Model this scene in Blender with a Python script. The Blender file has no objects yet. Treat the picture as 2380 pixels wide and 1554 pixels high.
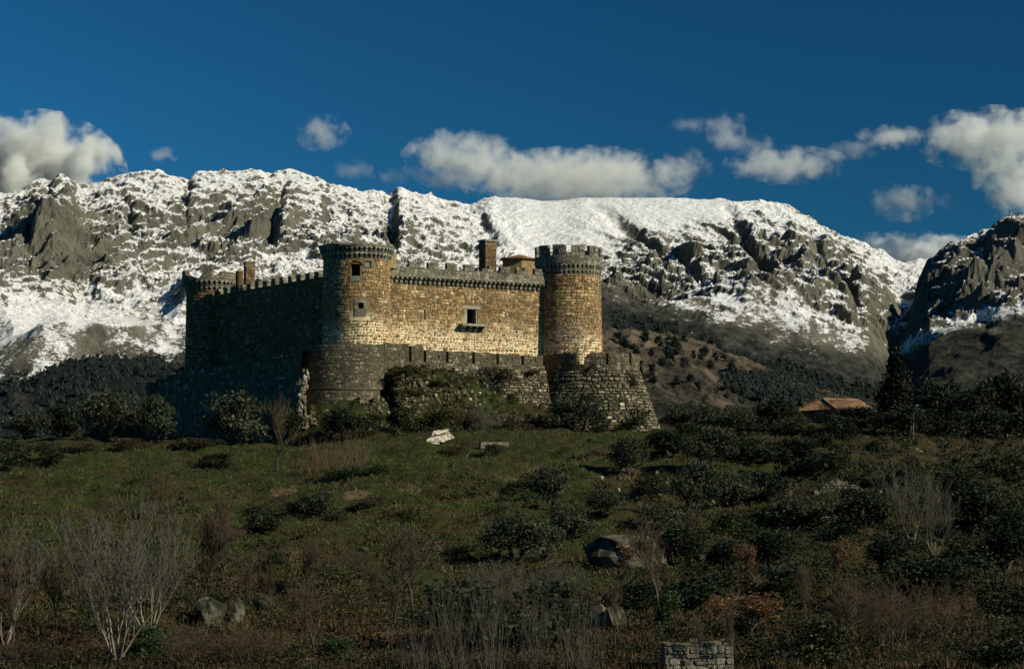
import bpy, bmesh, math, random
import numpy as np
from mathutils import Vector, Matrix

# ------------------------------------------------------------------ camera
random.seed(7)
RNG = np.random.default_rng(11)
S = bpy.context.scene
COL = S.collection
CX, CY, F = 1189.5, 777.0, 4500.0          # survey units of the photograph: 2379 wide, focal 4500
PITCH = math.atan((1082 - 777) / F)
cam = bpy.data.cameras.new('camera'); camo = bpy.data.objects.new('camera', cam); COL.objects.link(camo)
cam.sensor_width = 36.0; cam.lens = 36.0 * F / 2379.0
cam.clip_start = 0.5; cam.clip_end = 60000
camo.location = (0, 0, 0); camo.rotation_euler = (math.pi / 2 + PITCH, 0, 0)
S.camera = camo

# ------------------------------------------------------------------ light
SUN_AZ, SUN_EL = math.radians(65), math.radians(32)    # azimuth measured from -Y (behind the viewer) towards +X
sd = Vector((math.sin(SUN_AZ) * math.cos(SUN_EL), -math.cos(SUN_AZ) * math.cos(SUN_EL), math.sin(SUN_EL)))
sun = bpy.data.lights.new('sun', 'SUN'); suno = bpy.data.objects.new('sun', sun); COL.objects.link(suno)
sun.energy = 4.8; sun.angle = math.radians(0.5); sun.color = (1.0, 0.92, 0.70)
suno.rotation_euler = sd.to_track_quat('Z', 'Y').to_euler()
w = bpy.data.worlds.new('World'); S.world = w; w.use_nodes = True
nt = w.node_tree; nt.nodes.clear()
out = nt.nodes.new('ShaderNodeOutputWorld'); bg = nt.nodes.new('ShaderNodeBackground')
sky = nt.nodes.new('ShaderNodeTexSky'); sky.sky_type = 'NISHITA'; sky.sun_disc = False
sky.sun_elevation = SUN_EL; sky.sun_rotation = math.atan2(sd.x, sd.y)
sky.altitude = 800; sky.air_density = 1.0; sky.dust_density = 0.1; sky.ozone_density = 2.0
tint = nt.nodes.new('ShaderNodeMix'); tint.data_type = 'RGBA'; tint.blend_type = 'MULTIPLY'
tint.inputs['Factor'].default_value = 1.0; tint.inputs['B'].default_value = (0.26, 1.42, 2.25, 1)   # the polarised, saturated slide-film sky
# polarising filter: the sky is darkest at a right angle to the sun, all round the dome
tcw = nt.nodes.new('ShaderNodeTexCoord'); dp = nt.nodes.new('ShaderNodeVectorMath'); dp.operation = 'DOT_PRODUCT'; dp.inputs[1].default_value = sd
nt.links.new(tcw.outputs['Generated'], dp.inputs[0])
sq = nt.nodes.new('ShaderNodeMath'); sq.operation = 'POWER'; sq.inputs[1].default_value = 2.0; ab = nt.nodes.new('ShaderNodeMath'); ab.operation = 'ABSOLUTE'
nt.links.new(dp.outputs['Value'], ab.inputs[0]); nt.links.new(ab.outputs[0], sq.inputs[0])
pf_ = nt.nodes.new('ShaderNodeMath'); pf_.operation = 'MULTIPLY_ADD'; pf_.inputs[1].default_value = 0.62; pf_.inputs[2].default_value = 0.23; nt.links.new(sq.outputs[0], pf_.inputs[0])
pol = nt.nodes.new('ShaderNodeVectorMath'); pol.operation = 'SCALE'; nt.links.new(sky.outputs[0], pol.inputs[0]); nt.links.new(pf_.outputs[0], pol.inputs['Scale'])
nt.links.new(pol.outputs[0], tint.inputs['A']); nt.links.new(tint.outputs['Result'], bg.inputs[0])
bg.inputs[1].default_value = 0.050
nt.links.new(bg.outputs[0], out.inputs[0])
S.view_settings.view_transform = 'Standard'; S.view_settings.look = 'None'
S.view_settings.exposure = 0.25; S.view_settings.gamma = 1.0; S.view_settings.use_curve_mapping = False
S.render.engine = 'CYCLES'
S.cycles.max_bounces = 5; S.cycles.diffuse_bounces = 2; S.cycles.glossy_bounces = 1
S.cycles.transparent_max_bounces = 4; S.cycles.volume_bounces = 3
S.cycles.use_denoising = True
S.cycles.volume_max_steps = 96

# ------------------------------------------------------------------ survey helpers
cp, sp_ = math.cos(PITCH), math.sin(PITCH)
def ray(x, y):
    u = (x - CX) / F; v = (CY - y) / F
    return u, cp - v * sp_, sp_ + v * cp
def P(x, y, Y):
    a, b, c = ray(x, y); s = Y / b
    return Vector((a * s, Y, c * s))
def proj(p):
    d = p[1] * cp + p[2] * sp_; v = -p[1] * sp_ + p[2] * cp
    return CX + F * p[0] / d, CY - F * v / d
def zof(y, Y): return P(CX, y, Y).z

# ------------------------------------------------------------------ noise (vectorised gradient noise)
def _h(ix, iy, s):
    n = (ix.astype(np.int64) * 374761393 + iy.astype(np.int64) * 668265263 + s * 974634777) & 0xffffffff
    n = ((n ^ (n >> 13)) * 1274126177) & 0xffffffff
    n = (n ^ (n >> 16)) & 0xffffffff
    return n.astype(np.float64) * (2 * math.pi / 4294967296.0)
def perlin(x, y, s=0):
    x = np.asarray(x, float); y = np.asarray(y, float)
    x0 = np.floor(x); y0 = np.floor(y); fx = x - x0; fy = y - y0
    ux = fx * fx * fx * (fx * (fx * 6 - 15) + 10); uy = fy * fy * fy * (fy * (fy * 6 - 15) + 10)
    def g(dx, dy):
        a = _h(x0 + dx, y0 + dy, s); return np.cos(a) * (fx - dx) + np.sin(a) * (fy - dy)
    a = g(0, 0); b = g(1, 0); c = g(0, 1); d = g(1, 1)
    return (a + ux * (b - a) + uy * (c - a + ux * (a - b - c + d))) * 1.5
def fbm(x, y, s=0, o=4, gain=.5):
    r = 0; a = 1
    for k in range(o):
        r = r + a * perlin(x, y, s + k); x = x * 2.03 + 3.1; y = y * 2.03 + 7.7; a *= gain
    return r
def ridged(x, y, s=0, o=4, gain=.5):
    r = 0; a = 1; w_ = 1
    for k in range(o):
        n = 1 - np.abs(perlin(x, y, s + k)) * 1.3; n = np.clip(n, 0, 1) ** 2 * w_
        w_ = np.clip(n * 1.6, 0, 1); r = r + a * n; x = x * 2.07 + 1.3; y = y * 2.07 + 5.1; a *= gain
    return r
def sstep(a, b, x):
    t = np.clip((x - a) / (b - a), 0, 1); return t * t * (3 - 2 * t)

# ------------------------------------------------------------------ object helpers
def tag(o, label=None, cat=None, group=None, kind=None):
    if label: o['label'] = label
    if cat: o['category'] = cat
    if group: o['group'] = group
    if kind: o['kind'] = kind
    return o
def link(name, me, parent=None, loc=None):
    o = bpy.data.objects.new(name, me); COL.objects.link(o)
    if parent: o.parent = parent
    if loc is not None: o.location = loc
    return o
def empty(name, loc=(0, 0, 0), rz=0.0, parent=None):
    o = bpy.data.objects.new(name, None); COL.objects.link(o)
    o.location = loc; o.rotation_euler = (0, 0, rz); o.empty_display_size = .5
    if parent: o.parent = parent
    return o
def npmesh(name, V, faces, mats=(), attrs=None, smooth=False, midx=None):
    """V (n,3); faces: (m,k) array of same-size polygons or list of arrays"""
    V = np.asarray(V, np.float32)
    fl = faces if isinstance(faces, list) else [faces]
    fl = [np.asarray(f, np.int32) for f in fl if len(f)]
    me = bpy.data.meshes.new(name)
    me.vertices.add(len(V)); me.vertices.foreach_set('co', V.ravel())
    nl = sum(f.size for f in fl); nf = sum(len(f) for f in fl)
    me.loops.add(nl); me.loops.foreach_set('vertex_index', np.concatenate([f.ravel() for f in fl]))
    st = []; b = 0
    for f in fl:
        st.append(b + np.arange(len(f), dtype=np.int32) * f.shape[1]); b += f.size
    me.polygons.add(nf); me.polygons.foreach_set('loop_start', np.concatenate(st))
    if midx is not None: me.polygons.foreach_set('material_index', np.asarray(midx, np.int32))
    me.polygons.foreach_set('use_smooth', np.full(nf, smooth))
    for m in mats: me.materials.append(m)
    for an, (dom, arr) in (attrs or {}).items():
        a = me.attributes.new(an, 'FLOAT', dom); a.data.foreach_set('value', np.asarray(arr, np.float32).ravel())
    me.update(calc_edges=True); me.validate()
    return me
class MB:
    """collects polygons with a per-face random value"""
    def __init__(s): s.v = []; s.f = []; s.r = []; s.m = []
    def add(s, vs, fs, r=None, m=0):
        b = len(s.v); s.v += [tuple(v) for v in vs]
        r = random.random() if r is None else r
        for f in fs: s.f.append(tuple(b + i for i in f)); s.r.append(r); s.m.append(m)
    def box(s, c, sx, sy, sz, R=None, r=None, m=0, taper=1.0):
        vs = []
        for z in (-1, 1):
            t = taper if z > 0 else 1
            for x, y in ((-1, -1), (1, -1), (1, 1), (-1, 1)):
                p = Vector((x * sx * t / 2, y * sy * t / 2, z * sz / 2))
                if R is not None: p = R @ p
                vs.append(Vector(c) + p)
        s.add(vs, [(3, 2, 1, 0), (4, 5, 6, 7), (0, 1, 5, 4), (1, 2, 6, 5), (2, 3, 7, 6), (3, 0, 4, 7)], r, m)
    def mesh(s, name, mats, smooth=False):
        me = bpy.data.meshes.new(name); me.from_pydata(s.v, [], s.f)
        if not isinstance(mats, (list, tuple)): mats = [mats]
        for m in mats: me.materials.append(m)
        a = me.attributes.new('rnd', 'FLOAT', 'FACE'); a.data.foreach_set('value', s.r)
        me.polygons.foreach_set('material_index', s.m)
        me.polygons.foreach_set('use_smooth', [smooth] * len(s.f))
        me.update(); return me
    def obj(s, name, mats, parent=None, smooth=False): return link(name, s.mesh(name, mats, smooth), parent)

# ------------------------------------------------------------------ materials
class N:
    def __init__(s, name):
        s.m = bpy.data.materials.new(name); s.m.use_nodes = True; s.t = s.m.node_tree; s.t.nodes.clear()
        s.out = s.t.nodes.new('ShaderNodeOutputMaterial'); s.b = s.t.nodes.new('ShaderNodeBsdfPrincipled')
        s.t.links.new(s.b.outputs[0], s.out.inputs[0]); s.b.inputs['Roughness'].default_value = .95
        s.b.inputs['Specular IOR Level'].default_value = .15
    def n(s, t, **k):
        o = s.t.nodes.new(t)
        for a, b in k.items(): setattr(o, a, b)
        return o
    def l(s, a, b): s.t.links.new(a, b)
    def pos(s, obj=False):
        if obj: return s.n('ShaderNodeTexCoord').outputs['Object']
        return s.n('ShaderNodeNewGeometry').outputs['Position']
    def noise(s, scale, detail=3, vec=None, rough=.55, stretch=None):
        vec = vec or s.pos()
        if stretch:
            mp = s.n('ShaderNodeMapping'); mp.inputs['Scale'].default_value = stretch; s.l(vec, mp.inputs[0]); vec = mp.outputs[0]
        o = s.n('ShaderNodeTexNoise'); o.inputs['Scale'].default_value = scale; o.inputs['Detail'].default_value = detail
        o.inputs['Roughness'].default_value = rough; s.l(vec, o.inputs['Vector']); return o.outputs[0]
    def math(s, op, a, b=None, c=None, clamp=False):
        o = s.n('ShaderNodeMath', operation=op); o.use_clamp = clamp
        for i, q in enumerate((a, b, c)):
            if q is None: continue
            if isinstance(q, (int, float)): o.inputs[i].default_value = q
            else: s.l(q, o.inputs[i])
        return o.outputs[0]
    def rng(s, v, a, b, c=0., d=1., smooth=True):
        o = s.n('ShaderNodeMapRange'); o.interpolation_type = 'SMOOTHSTEP' if smooth else 'LINEAR'
        for i, q in zip((1, 2, 3, 4), (a, b, c, d)): o.inputs[i].default_value = q
        s.l(v, o.inputs[0]); return o.outputs[0]
    def ramp(s, v, stops):
        o = s.n('ShaderNodeValToRGB'); e = o.color_ramp.elements
        while len(e) < len(stops): e.new(.5)
        for el, (p, c) in zip(e, stops): el.position = p; el.color = (*c, 1)
        s.l(v, o.inputs[0]); return o.outputs[0]
    def mix(s, f, a, b, mode='MIX'):
        o = s.n('ShaderNodeMix', data_type='RGBA', blend_type=mode)
        for k, q in (('Factor', f), ('A', a), ('B', b)):
            i = o.inputs[k] if k == 'Factor' else [x for x in o.inputs if x.name == k and x.type == 'RGBA'][0]
            if isinstance(q, (int, float)): i.default_value = q
            elif isinstance(q, tuple): i.default_value = (*q, 1)
            else: s.l(q, i)
        return [x for x in o.outputs if x.type == 'RGBA'][0]
    def rnd(s):
        a = s.n('ShaderNodeAttribute', attribute_name='rnd'); b = s.n('ShaderNodeObjectInfo')
        return s.math('FRACT', s.math('ADD', a.outputs['Fac'], b.outputs['Random']))
    def attr(s, nme): return s.n('ShaderNodeAttribute', attribute_name=nme).outputs['Fac']
    def z(s):
        o = s.n('ShaderNodeSeparateXYZ'); s.l(s.pos(), o.inputs[0]); return o.outputs[2]
    def color(s, c):
        if isinstance(c, tuple): s.b.inputs['Base Color'].default_value = (*c, 1)
        else: s.l(c, s.b.inputs['Base Color'])
        return s
    def bump(s, h, dist, strength=1.0):
        o = s.n('ShaderNodeBump'); o.inputs['Distance'].default_value = dist; o.inputs['Strength'].default_value = strength
        s.l(h, o.inputs['Height']); s.l(o.outputs[0], s.b.inputs['Normal']); return s

def mat_stone(name, stops, grime=(.05, .048, .035), grime_amt=.5, zdark=None, bump=.03, gscale=.5):
    m = N(name)
    c = m.ramp(m.rnd(), stops)
    v = m.rng(m.noise(5, 4), .3, .7, .65, 1.25, False)
    c = m.mix(1.0, c, m.ramp(v, [(0, (.0, .0, .0)), (1, (1, 1, 1))]), 'MULTIPLY') if False else m.mix(m.rng(m.noise(4, 5), .35, .7, 0, .55), c, grime)
    g = m.rng(m.noise(gscale, 4, stretch=(1, 1, .35)), .45, .68, 0, grime_amt)
    if zdark:
        g = m.math('MAXIMUM', g, m.rng(m.math('ADD', m.z(), m.math('MULTIPLY', m.noise(.8, 3), 2.0)), zdark[0], zdark[1], 0, zdark[2]))
    c = m.mix(g, c, grime)
    m.color(c).bump(m.math('ADD', m.noise(9, 5), m.noise(30, 3)), bump); return m.m
BROWN = [(0, (.15, .085, .035)), (.2, (.27, .155, .058)), (.42, (.36, .225, .09)), (.6, (.45, .30, .125)), (.72, (.24, .20, .12)), (.84, (.48, .28, .13)), (.93, (.58, .43, .21)), (1, (.68, .56, .34))]
BROWN = [(p, (min(c[0] * 1.08, 1), min(c[1] * 1.09, 1), min(c[2] * 1.14, 1))) for p, c in BROWN]
GREY = [(0, (.13, .12, .085)), (.4, (.20, .185, .13)), (.7, (.27, .25, .18)), (1, (.36, .33, .25))]
TALUS = [(0, (.07, .06, .035)), (.35, (.15, .125, .075)), (.7, (.24, .205, .125)), (.92, (.33, .29, .18)), (1, (.48, .43, .29))]
M_KEEP = mat_stone('brown_granite', BROWN, zdark=(21.5, 26, .35), grime_amt=.45)
M_KEEP2 = mat_stone('red_brown_granite_shaded', [(p, (c[0] * .56, c[1] * .48, c[2] * .42)) for p, c in BROWN], grime_amt=.5)  # red-brown stone, colour darkened again so the left wall's shade reads blacker
M_KEEP3 = mat_stone('red_brown_granite_lit', [(p, (c[0] * .85, c[1] * .68, c[2] * .6)) for p, c in BROWN], grime_amt=.5)  # lighter copy of the same stone for the partly sunlit far tower
M_ASHLAR = mat_stone('grey_ashlar', GREY, grime_amt=.55, gscale=1.2)
M_BARR = mat_stone('lichened_rubble', [(0, (.07, .058, .032)), (.5, (.135, .115, .068)), (.82, (.22, .18, .11)), (.95, (.33, .29, .20)), (1, (.46, .42, .31))], grime_amt=.7, gscale=1.0)
M_TALUS = mat_stone('talus_blocks', TALUS, grime_amt=.6, gscale=.8)
M_PALE = mat_stone('pale_dressed_stone', [(0, (.30, .28, .21)), (1, (.46, .42, .33))], grime_amt=.4)
def mat_mortar(name, dark, light, z0, z1, zrange=True):
    m = N(name)
    zz = m.math('ADD', m.z(), m.math('MULTIPLY', m.noise(.35, 3), 5.5))
    f = m.rng(zz, z0, z1, 1, 0)
    c = m.mix(f, dark, light)
    c = m.mix(m.rng(m.noise(2.2, 4), .5, .7, 0, .7), c, tuple(.4 * x for x in dark))
    m.color(c).bump(m.noise(12, 4), .04); return m.m
M_MORTAR = mat_mortar('lime_mortar', (.17, .115, .055), (.78, .64, .40), 17.0, 20.5)
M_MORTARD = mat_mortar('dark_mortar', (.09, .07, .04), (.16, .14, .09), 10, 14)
M_EARTHJ = mat_mortar('earth_joints', (.035, .03, .018), (.05, .042, .025), 6, 12)
def mat_plain(name, c, rough=.95, var=.3, scale=3):
    m = N(name); d = tuple(x * (1 - var) for x in c); e = tuple(min(1, x * (1 + var)) for x in c)
    m.color(m.ramp(m.noise(scale, 4), [(.3, d), (.7, e)])); m.b.inputs['Roughness'].default_value = rough; return m.m
M_DARK = mat_plain('dark_interior', (.012, .011, .01))
M_TIMBER = mat_plain('weathered_timber', (.07, .05, .03))
def mat_leaf(name, a, b, c2=None, trans=.25):
    m = N(name); st = [(0, a), (.6, b)] + ([(1, c2)] if c2 else [(1, tuple(1.3 * x for x in b))])
    m.color(m.ramp(m.attr('rnd'), st)); m.b.inputs['Roughness'].default_value = .6
    tr = m.n('ShaderNodeBsdfTranslucent'); ms = m.n('ShaderNodeMixShader'); ms.inputs[0].default_value = trans
    m.l(m.ramp(m.attr('rnd'), st), tr.inputs[0]); m.l(m.b.outputs[0], ms.inputs[1]); m.l(tr.outputs[0], ms.inputs[2]); m.l(ms.outputs[0], m.out.inputs[0])
    return m.m
M_OLIVE = mat_leaf('olive_leaves', (.022, .030, .016), (.050, .060, .030), (.10, .11, .065))
M_HOLM = mat_leaf('dark_evergreen_leaves', (.007, .012, .006), (.016, .025, .010), (.034, .045, .018), .15)
M_BUSH = mat_leaf('broom_leaves', (.014, .019, .006), (.036, .046, .012), (.075, .078, .024), .2)
M_GREENB = mat_leaf('bramble_leaves', (.012, .028, .010), (.025, .055, .018), (.05, .09, .03), .2)
M_BROWNB = mat_leaf('dry_scrub', (.03, .022, .012), (.06, .045, .025), (.10, .08, .045), .2)
M_RUST = mat_leaf('rusty_leaves', (.09, .045, .02), (.19, .10, .045), (.30, .17, .08), .3)
M_GRASS = mat_leaf('grass_blades', (.034, .052, .010), (.086, .108, .022), (.18, .165, .055), .3)
M_BRACK = mat_leaf('dead_bracken', (.034, .021, .010), (.085, .054, .026), (.17, .12, .062), .3)
M_CYP = mat_leaf('cypress_leaves', (.005, .008, .004), (.010, .015, .007), (.02, .026, .012), .1)
M_PINE = mat_leaf('pine_needles', (.007, .013, .010), (.014, .022, .017), (.022, .031, .023), .1)
def mat_bark(name, a, b):
    m = N(name); m.color(m.ramp(m.noise(6, 3), [(.3, a), (.7, b)])); return m.m
M_BARKW = mat_bark('pale_bark', (.11, .098, .068), (.23, .20, .145))
M_BARKG = mat_bark('grey_bark', (.055, .05, .036), (.12, .11, .085))
M_BARKD = mat_bark('dark_bark', (.03, .025, .018), (.07, .06, .045))
M_TWIG = mat_bark('brown_twigs', (.045, .034, .020), (.10, .076, .048))
def mat_rock(name, a, b, sc=2.):
    m = N(name); c = m.ramp(m.noise(sc, 6), [(.3, a), (.5, b), (.7, tuple(min(1, x * 1.35) for x in b))])
    c = m.mix(m.rng(m.noise(sc * .6, 5), .42, .56, 0, .9), c, (.018, .021, .010))
    m.color(c).bump(m.noise(sc * 3, 6), .08); return m.m
M_ROCK = mat_rock('granite_boulder', (.05, .045, .032), (.11, .10, .07), 1.4)
# ================================================================== castle plan (metres, camera at the origin)
T1C = np.array((-17.55, 218.0)); T2C = np.array((6.85, 233.0)); T3C = np.array((-39.4, 251.0))
DF = (T2C - T1C) / np.linalg.norm(T2C - T1C); NF = np.array((DF[1], -DF[0]))        # front wall direction, outward normal
DL = (T3C - T1C) / np.linalg.norm(T3C - T1C); NL = np.array((-DL[1], DL[0]))         # left wall
BA = np.array((-14.1, 214.5)); BDIR = np.array((.854, .521)); BN = np.array((.521, -.854))   # outer front wall
BST1 = np.array((-18.35, 218.0)); BST1R = 6.1
BST2 = np.array((9.4, 231.0)); BST2R = 5.75
# ------------------------------------------------------------------ foreground hillside
_ys = np.array([-60, 0, 20, 45, 70, 80, 115, 150, 185, 205, 225, 250, 300, 360, 600, 1200, 4000.])
_zs = np.array([1.0, -1.7, -4.5, -8.7, -8.9, -8.2, -5.4, -2.4, .8, 3.3, 4.5, 4.6, .5, -12, -34, -30, -20.])
def terrain(X, Y, fine=True):
    X = np.asarray(X, float); Y = np.asarray(Y, float)
    z = np.interp(Y, _ys, _zs)
    px = CX + F * X / np.maximum(Y, 5)
    hill = sstep(60, 90, Y) * (1 - sstep(300, 500, Y))
    z = z - hill * (1.5 * (1 - sstep(-28, -8, X * 200 / np.maximum(Y, 30)))) * sstep(90, 190, Y)
    n = fbm(X / 22, Y / 13, 3, 3)
    zt = z + n * .55 * hill
    # terraces: stepped banks, stronger on the right
    st = 1.55; q = (zt + .45 * fbm(X / 9, Y / 9, 9, 3) * 1.2 + .015 * X) / st
    fr = q - np.floor(q); step = (np.floor(q) + sstep(.62, .98, fr)) * st - .015 * X
    wt = (.42 + .40 * sstep(1250, 1800, px)) * sstep(78, 95, Y) * (1 - sstep(196, 208, Y))
    z = zt * (1 - wt) + step * wt
    # rubble mound heaped against the outer wall
    u = (X - BA[0]) * BDIR[0] + (Y - BA[1]) * BDIR[1]; v = (X - BA[0]) * BN[0] + (Y - BA[1]) * BN[1]
    wu = sstep(-.7, .3, u) * (1 - sstep(6, 22, u) * .66) * (1 - sstep(21, 22, u))
    Lv = 7.4 - 2.9 * sstep(6, 15, u)
    vv = np.clip(v / Lv, -1, 1); lump = .5 * fbm(X / 1.6, Y / 1.6, 21, 3)
    mound = wu * (np.where(v < 0, 1, (1 - sstep(0, 1, vv * .98))) * 7.0 + lump * sstep(-.2, .1, vv) * (1 - sstep(.7, 1.1, vv)))
    r1 = np.hypot(X - BST1[0], Y - BST1[1]); skirt = 4.2 * (1 - sstep(BST1R - .3, BST1R + 4.5, r1 + lump))* sstep(-27.5, -23, X)
    z = z + np.maximum(mound, skirt)
    if fine:
        z = z + hill * (.48 * fbm(X / 3.6, Y / 1.9, 31, 3) + .06 * fbm(X / .7, Y / .7, 37, 2))
    return z
def gz(X, Y): return float(terrain(np.array([X]), np.array([Y]))[0])
_YR = np.concatenate([np.arange(74, 262, .25)])
def on_ground(x, y, Yfall=200.0, lift=0.0):
    """the ground point seen at survey position x, y (or the ground at depth Yfall if nothing is hit)"""
    a, b, c = ray(x, y); X = a / b * _YR; Z = c / b * _YR; T = terrain(X, _YR)
    k = np.nonzero(Z < T)[0]
    if len(k): Y = _YR[k[0]]
    else: Y = Yfall
    X = a / b * Y; return Vector((X, Y, gz(X, Y) + lift))

def grid_faces(nr, nc):
    i = np.arange(nr - 1)[:, None] * nc + np.arange(nc - 1)[None, :]
    i = i.ravel(); return np.stack([i, i + 1, i + nc + 1, i + nc], 1)
def ground_cover_values(X, Y):
    px = CX + F * X / np.maximum(Y, 5)
    n = fbm(X / 11, Y / 8, 51, 4)
    green = sstep(86, 118, Y + 22 * n)
    green = green * (1 - .55 * sstep(1500, 2200, px))
    green = np.clip(green + .35 * fbm(X / 3.5, Y / 2.5, 61, 3), 0, 1)
    dry = sstep(-.22, .35, fbm(X / 7, Y / 4.5, 71, 4) + .25 * (1 - sstep(95, 130, Y)))
    return green, dry
rows = np.concatenate([[-60, -20, 0, 10, 20, 32, 45, 56, 66, 72], np.geomspace(76, 250, 315), np.geomspace(252, 420, 34), [470, 560, 700, 1000, 1500, 2200, 3000, 4500, 6600]])
cols = np.concatenate([np.linspace(-3500, -260, 14), np.linspace(-180, 2560, 470), np.linspace(2700, 6000, 14)])
Yg, Cg = np.meshgrid(rows, cols, indexing='ij')
Xg = (Cg - CX) / F * np.maximum(Yg, 60.0)
Xg = np.clip(Xg, -6500, 6500); Zg = terrain(Xg, Yg)
Zg = np.where(Yg > 1200, np.minimum(Zg, -20), Zg)
gr, dr = ground_cover_values(Xg, Yg)
bare = np.zeros_like(Xg)
BARE = [(663, 1140, 1.3, 100), (1185, 1112, 1.5, 100), (1245, 1102, 1.2, 100), (830, 1148, 1.2, 100), (1010, 1262, .8, 100), (2210, 1195, .7, 100), (540, 1335, 1.6, 80), (900, 1500, 2.4, 80), (780, 1560, 2, 80), (660, 1300, 1.5, 80), (1455, 1105, 1.2, 80), (1820, 1150, .8, 80), (955, 1140, 1, 80)]
for x, y, r, _ in BARE:
    p = on_ground(x, y); d = np.hypot((Xg - p.x), (Yg - p.y) * .45) / r + .5 * fbm(Xg / .9, Yg / .9, 81, 2)
    bare = np.maximum(bare, 1 - sstep(.7, 1.1, d))
m = N('hillside_soil_and_turf')
c = m.mix(m.attr('green'), m.ramp(m.noise(1.6, 6), [(.3, (.030, .019, .010)), (.55, (.060, .038, .019)), (.75, (.12, .085, .045))]), m.ramp(m.noise(1.1, 6), [(.3, (.016, .022, .005)), (.6, (.036, .050, .010)), (.8, (.062, .068, .017))]))
c = m.mix(m.math('MULTIPLY', m.attr('dry'), .45), c, m.ramp(m.noise(2.3, 5), [(.35, (.045, .028, .014)), (.7, (.09, .062, .03))]))
c = m.mix(m.rng(m.noise(.9, 7), .55, .7, 0, .7), c, (.014, .013, .006))
c = m.mix(m.attr('bare'), c, m.ramp(m.noise(3, 5), [(.3, (.07, .048, .026)), (.7, (.19, .135, .075))]))
m.color(c).bump(m.math('ADD', m.noise(3, 6), m.noise(14, 3)), .25)
M_GROUND = m.m
g = link('hillside_ground', npmesh('hillside_ground', np.stack([Xg, Yg, Zg], -1).reshape(-1, 3), grid_faces(*Xg.shape), [M_GROUND],
         {'green': ('POINT', gr), 'dry': ('POINT', dr), 'bare': ('POINT', bare)}, smooth=True))
tag(g, kind='structure')

# ------------------------------------------------------------------ distant relief: fan-shaped height fields
def poly(x, pts):
    p = np.array(pts, float); return np.interp(x, p[:, 0], p[:, 1])
def m_mountain(name, rockc, snow=True, vegc=((.008, .010, .008), (.070, .069, .056)), fs=1.0):
    m = N(name)
    r = m.ramp(m.noise(.012 * fs, 8, rough=.65), [(.3, tuple(x * .55 for x in rockc)), (.5, rockc), (.72, tuple(x * 1.5 for x in rockc))])
    st = m.noise(.05 * fs, 5, stretch=(1, 1, .22), rough=.7)
    r = m.mix(m.rng(st, .5, .66, 0, .6), r, tuple(x * .3 for x in rockc))
    v = m.ramp(m.noise(.055 * fs, 8, rough=.78), [(.43, vegc[0]), (.53, tuple(.5 * (a_ + b_) for a_, b_ in zip(*vegc))), (.64, vegc[1])])
    r = m.mix(m.attr('veg'), r, v)
    r = m.mix(m.attr('forest'), r, m.ramp(m.noise(.09 * fs, 5), [(.35, (.005, .009, .008)), (.65, (.013, .021, .018))]))
    if snow:
        s = m.math('ADD', m.attr('snow'), m.math('MULTIPLY', m.math('SUBTRACT', m.noise(.14 * fs, 7, rough=.8, stretch=(.8, .8, 1.8)), .5), 2.5))
        r = m.mix(m.rng(s, .38, .60, 0, 1), r, m.ramp(m.noise(.09 * fs, 6, rough=.75), [(.36, (.56, .56, .55)), (.54, (.86, .86, .85))]))
    m.color(r).bump(m.math('ADD', m.noise(.045 * fs, 8, rough=.72), m.math('MULTIPLY', m.noise(.16 * fs, 6, rough=.8, stretch=(1, 1, .5)), .45)), 10 / fs, 1.0); return m.m
def fan(name, x0, x1, ncol, ridge, base, Y0, Y1, nrow, relief, prof=1.15, mat=None, attrs=None, back=.25, ydepth=None, crest_keep=.12):
    xs = np.linspace(x0, x1, ncol); t = np.concatenate([np.linspace(0, 1, nrow), 1 + np.linspace(.02, 1, 14) ** 1.5 * back])
    Tg, Xp = np.meshgrid(t, xs, indexing='ij')
    yr = poly(xs, ridge) if not callable(ridge) else ridge(xs)
    yb = poly(xs, base)
    Y1x = (ydepth(xs) if ydepth else np.full(ncol, Y1)); Y0x = np.full(ncol, Y0)
    Yw = Y0x[None] + (Y1x - Y0x)[None] * Tg
    tc = np.clip(Tg, 0, 1)
    zr = (1082 - yr[None]) / F * Y1x[None]; zb = (1082 - yb[None]) / F * Y0x[None]
    Z = zb + (zr - zb) * tc ** prof
    Z = Z - np.where(Tg > 1, (Tg - 1) / back, 0) * (np.abs(zr) * .6 + 60)
    Xw = (Xp - CX) / F * Yw
    keep = crest_keep + (1 - crest_keep) * (1 - sstep(.72, 1.0, tc)); keep0 = sstep(0, .06, tc)
    Z = Z + relief(Xw, Yw, Xp, tc, keep) * keep0 * np.where(Tg > 1, .5, 1)
    Vv = np.stack([Xw, Yw, Z], -1)
    dx = np.gradient(Vv, axis=1); dy = np.gradient(Vv, axis=0); nn = np.cross(dx, dy); nn /= np.linalg.norm(nn, axis=-1, keepdims=True) + 1e-9
    yi = 1082 - F * Z / Yw
    A = attrs(Xw, Yw, Z, Xp, yi, nn[..., 2], tc)
    o = link(name, npmesh(name, Vv.reshape(-1, 3), grid_faces(*Xw.shape), [mat], {k: ('POINT', v) for k, v in A.items()}))
    tag(o, kind='structure'); return Vv, A
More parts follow.
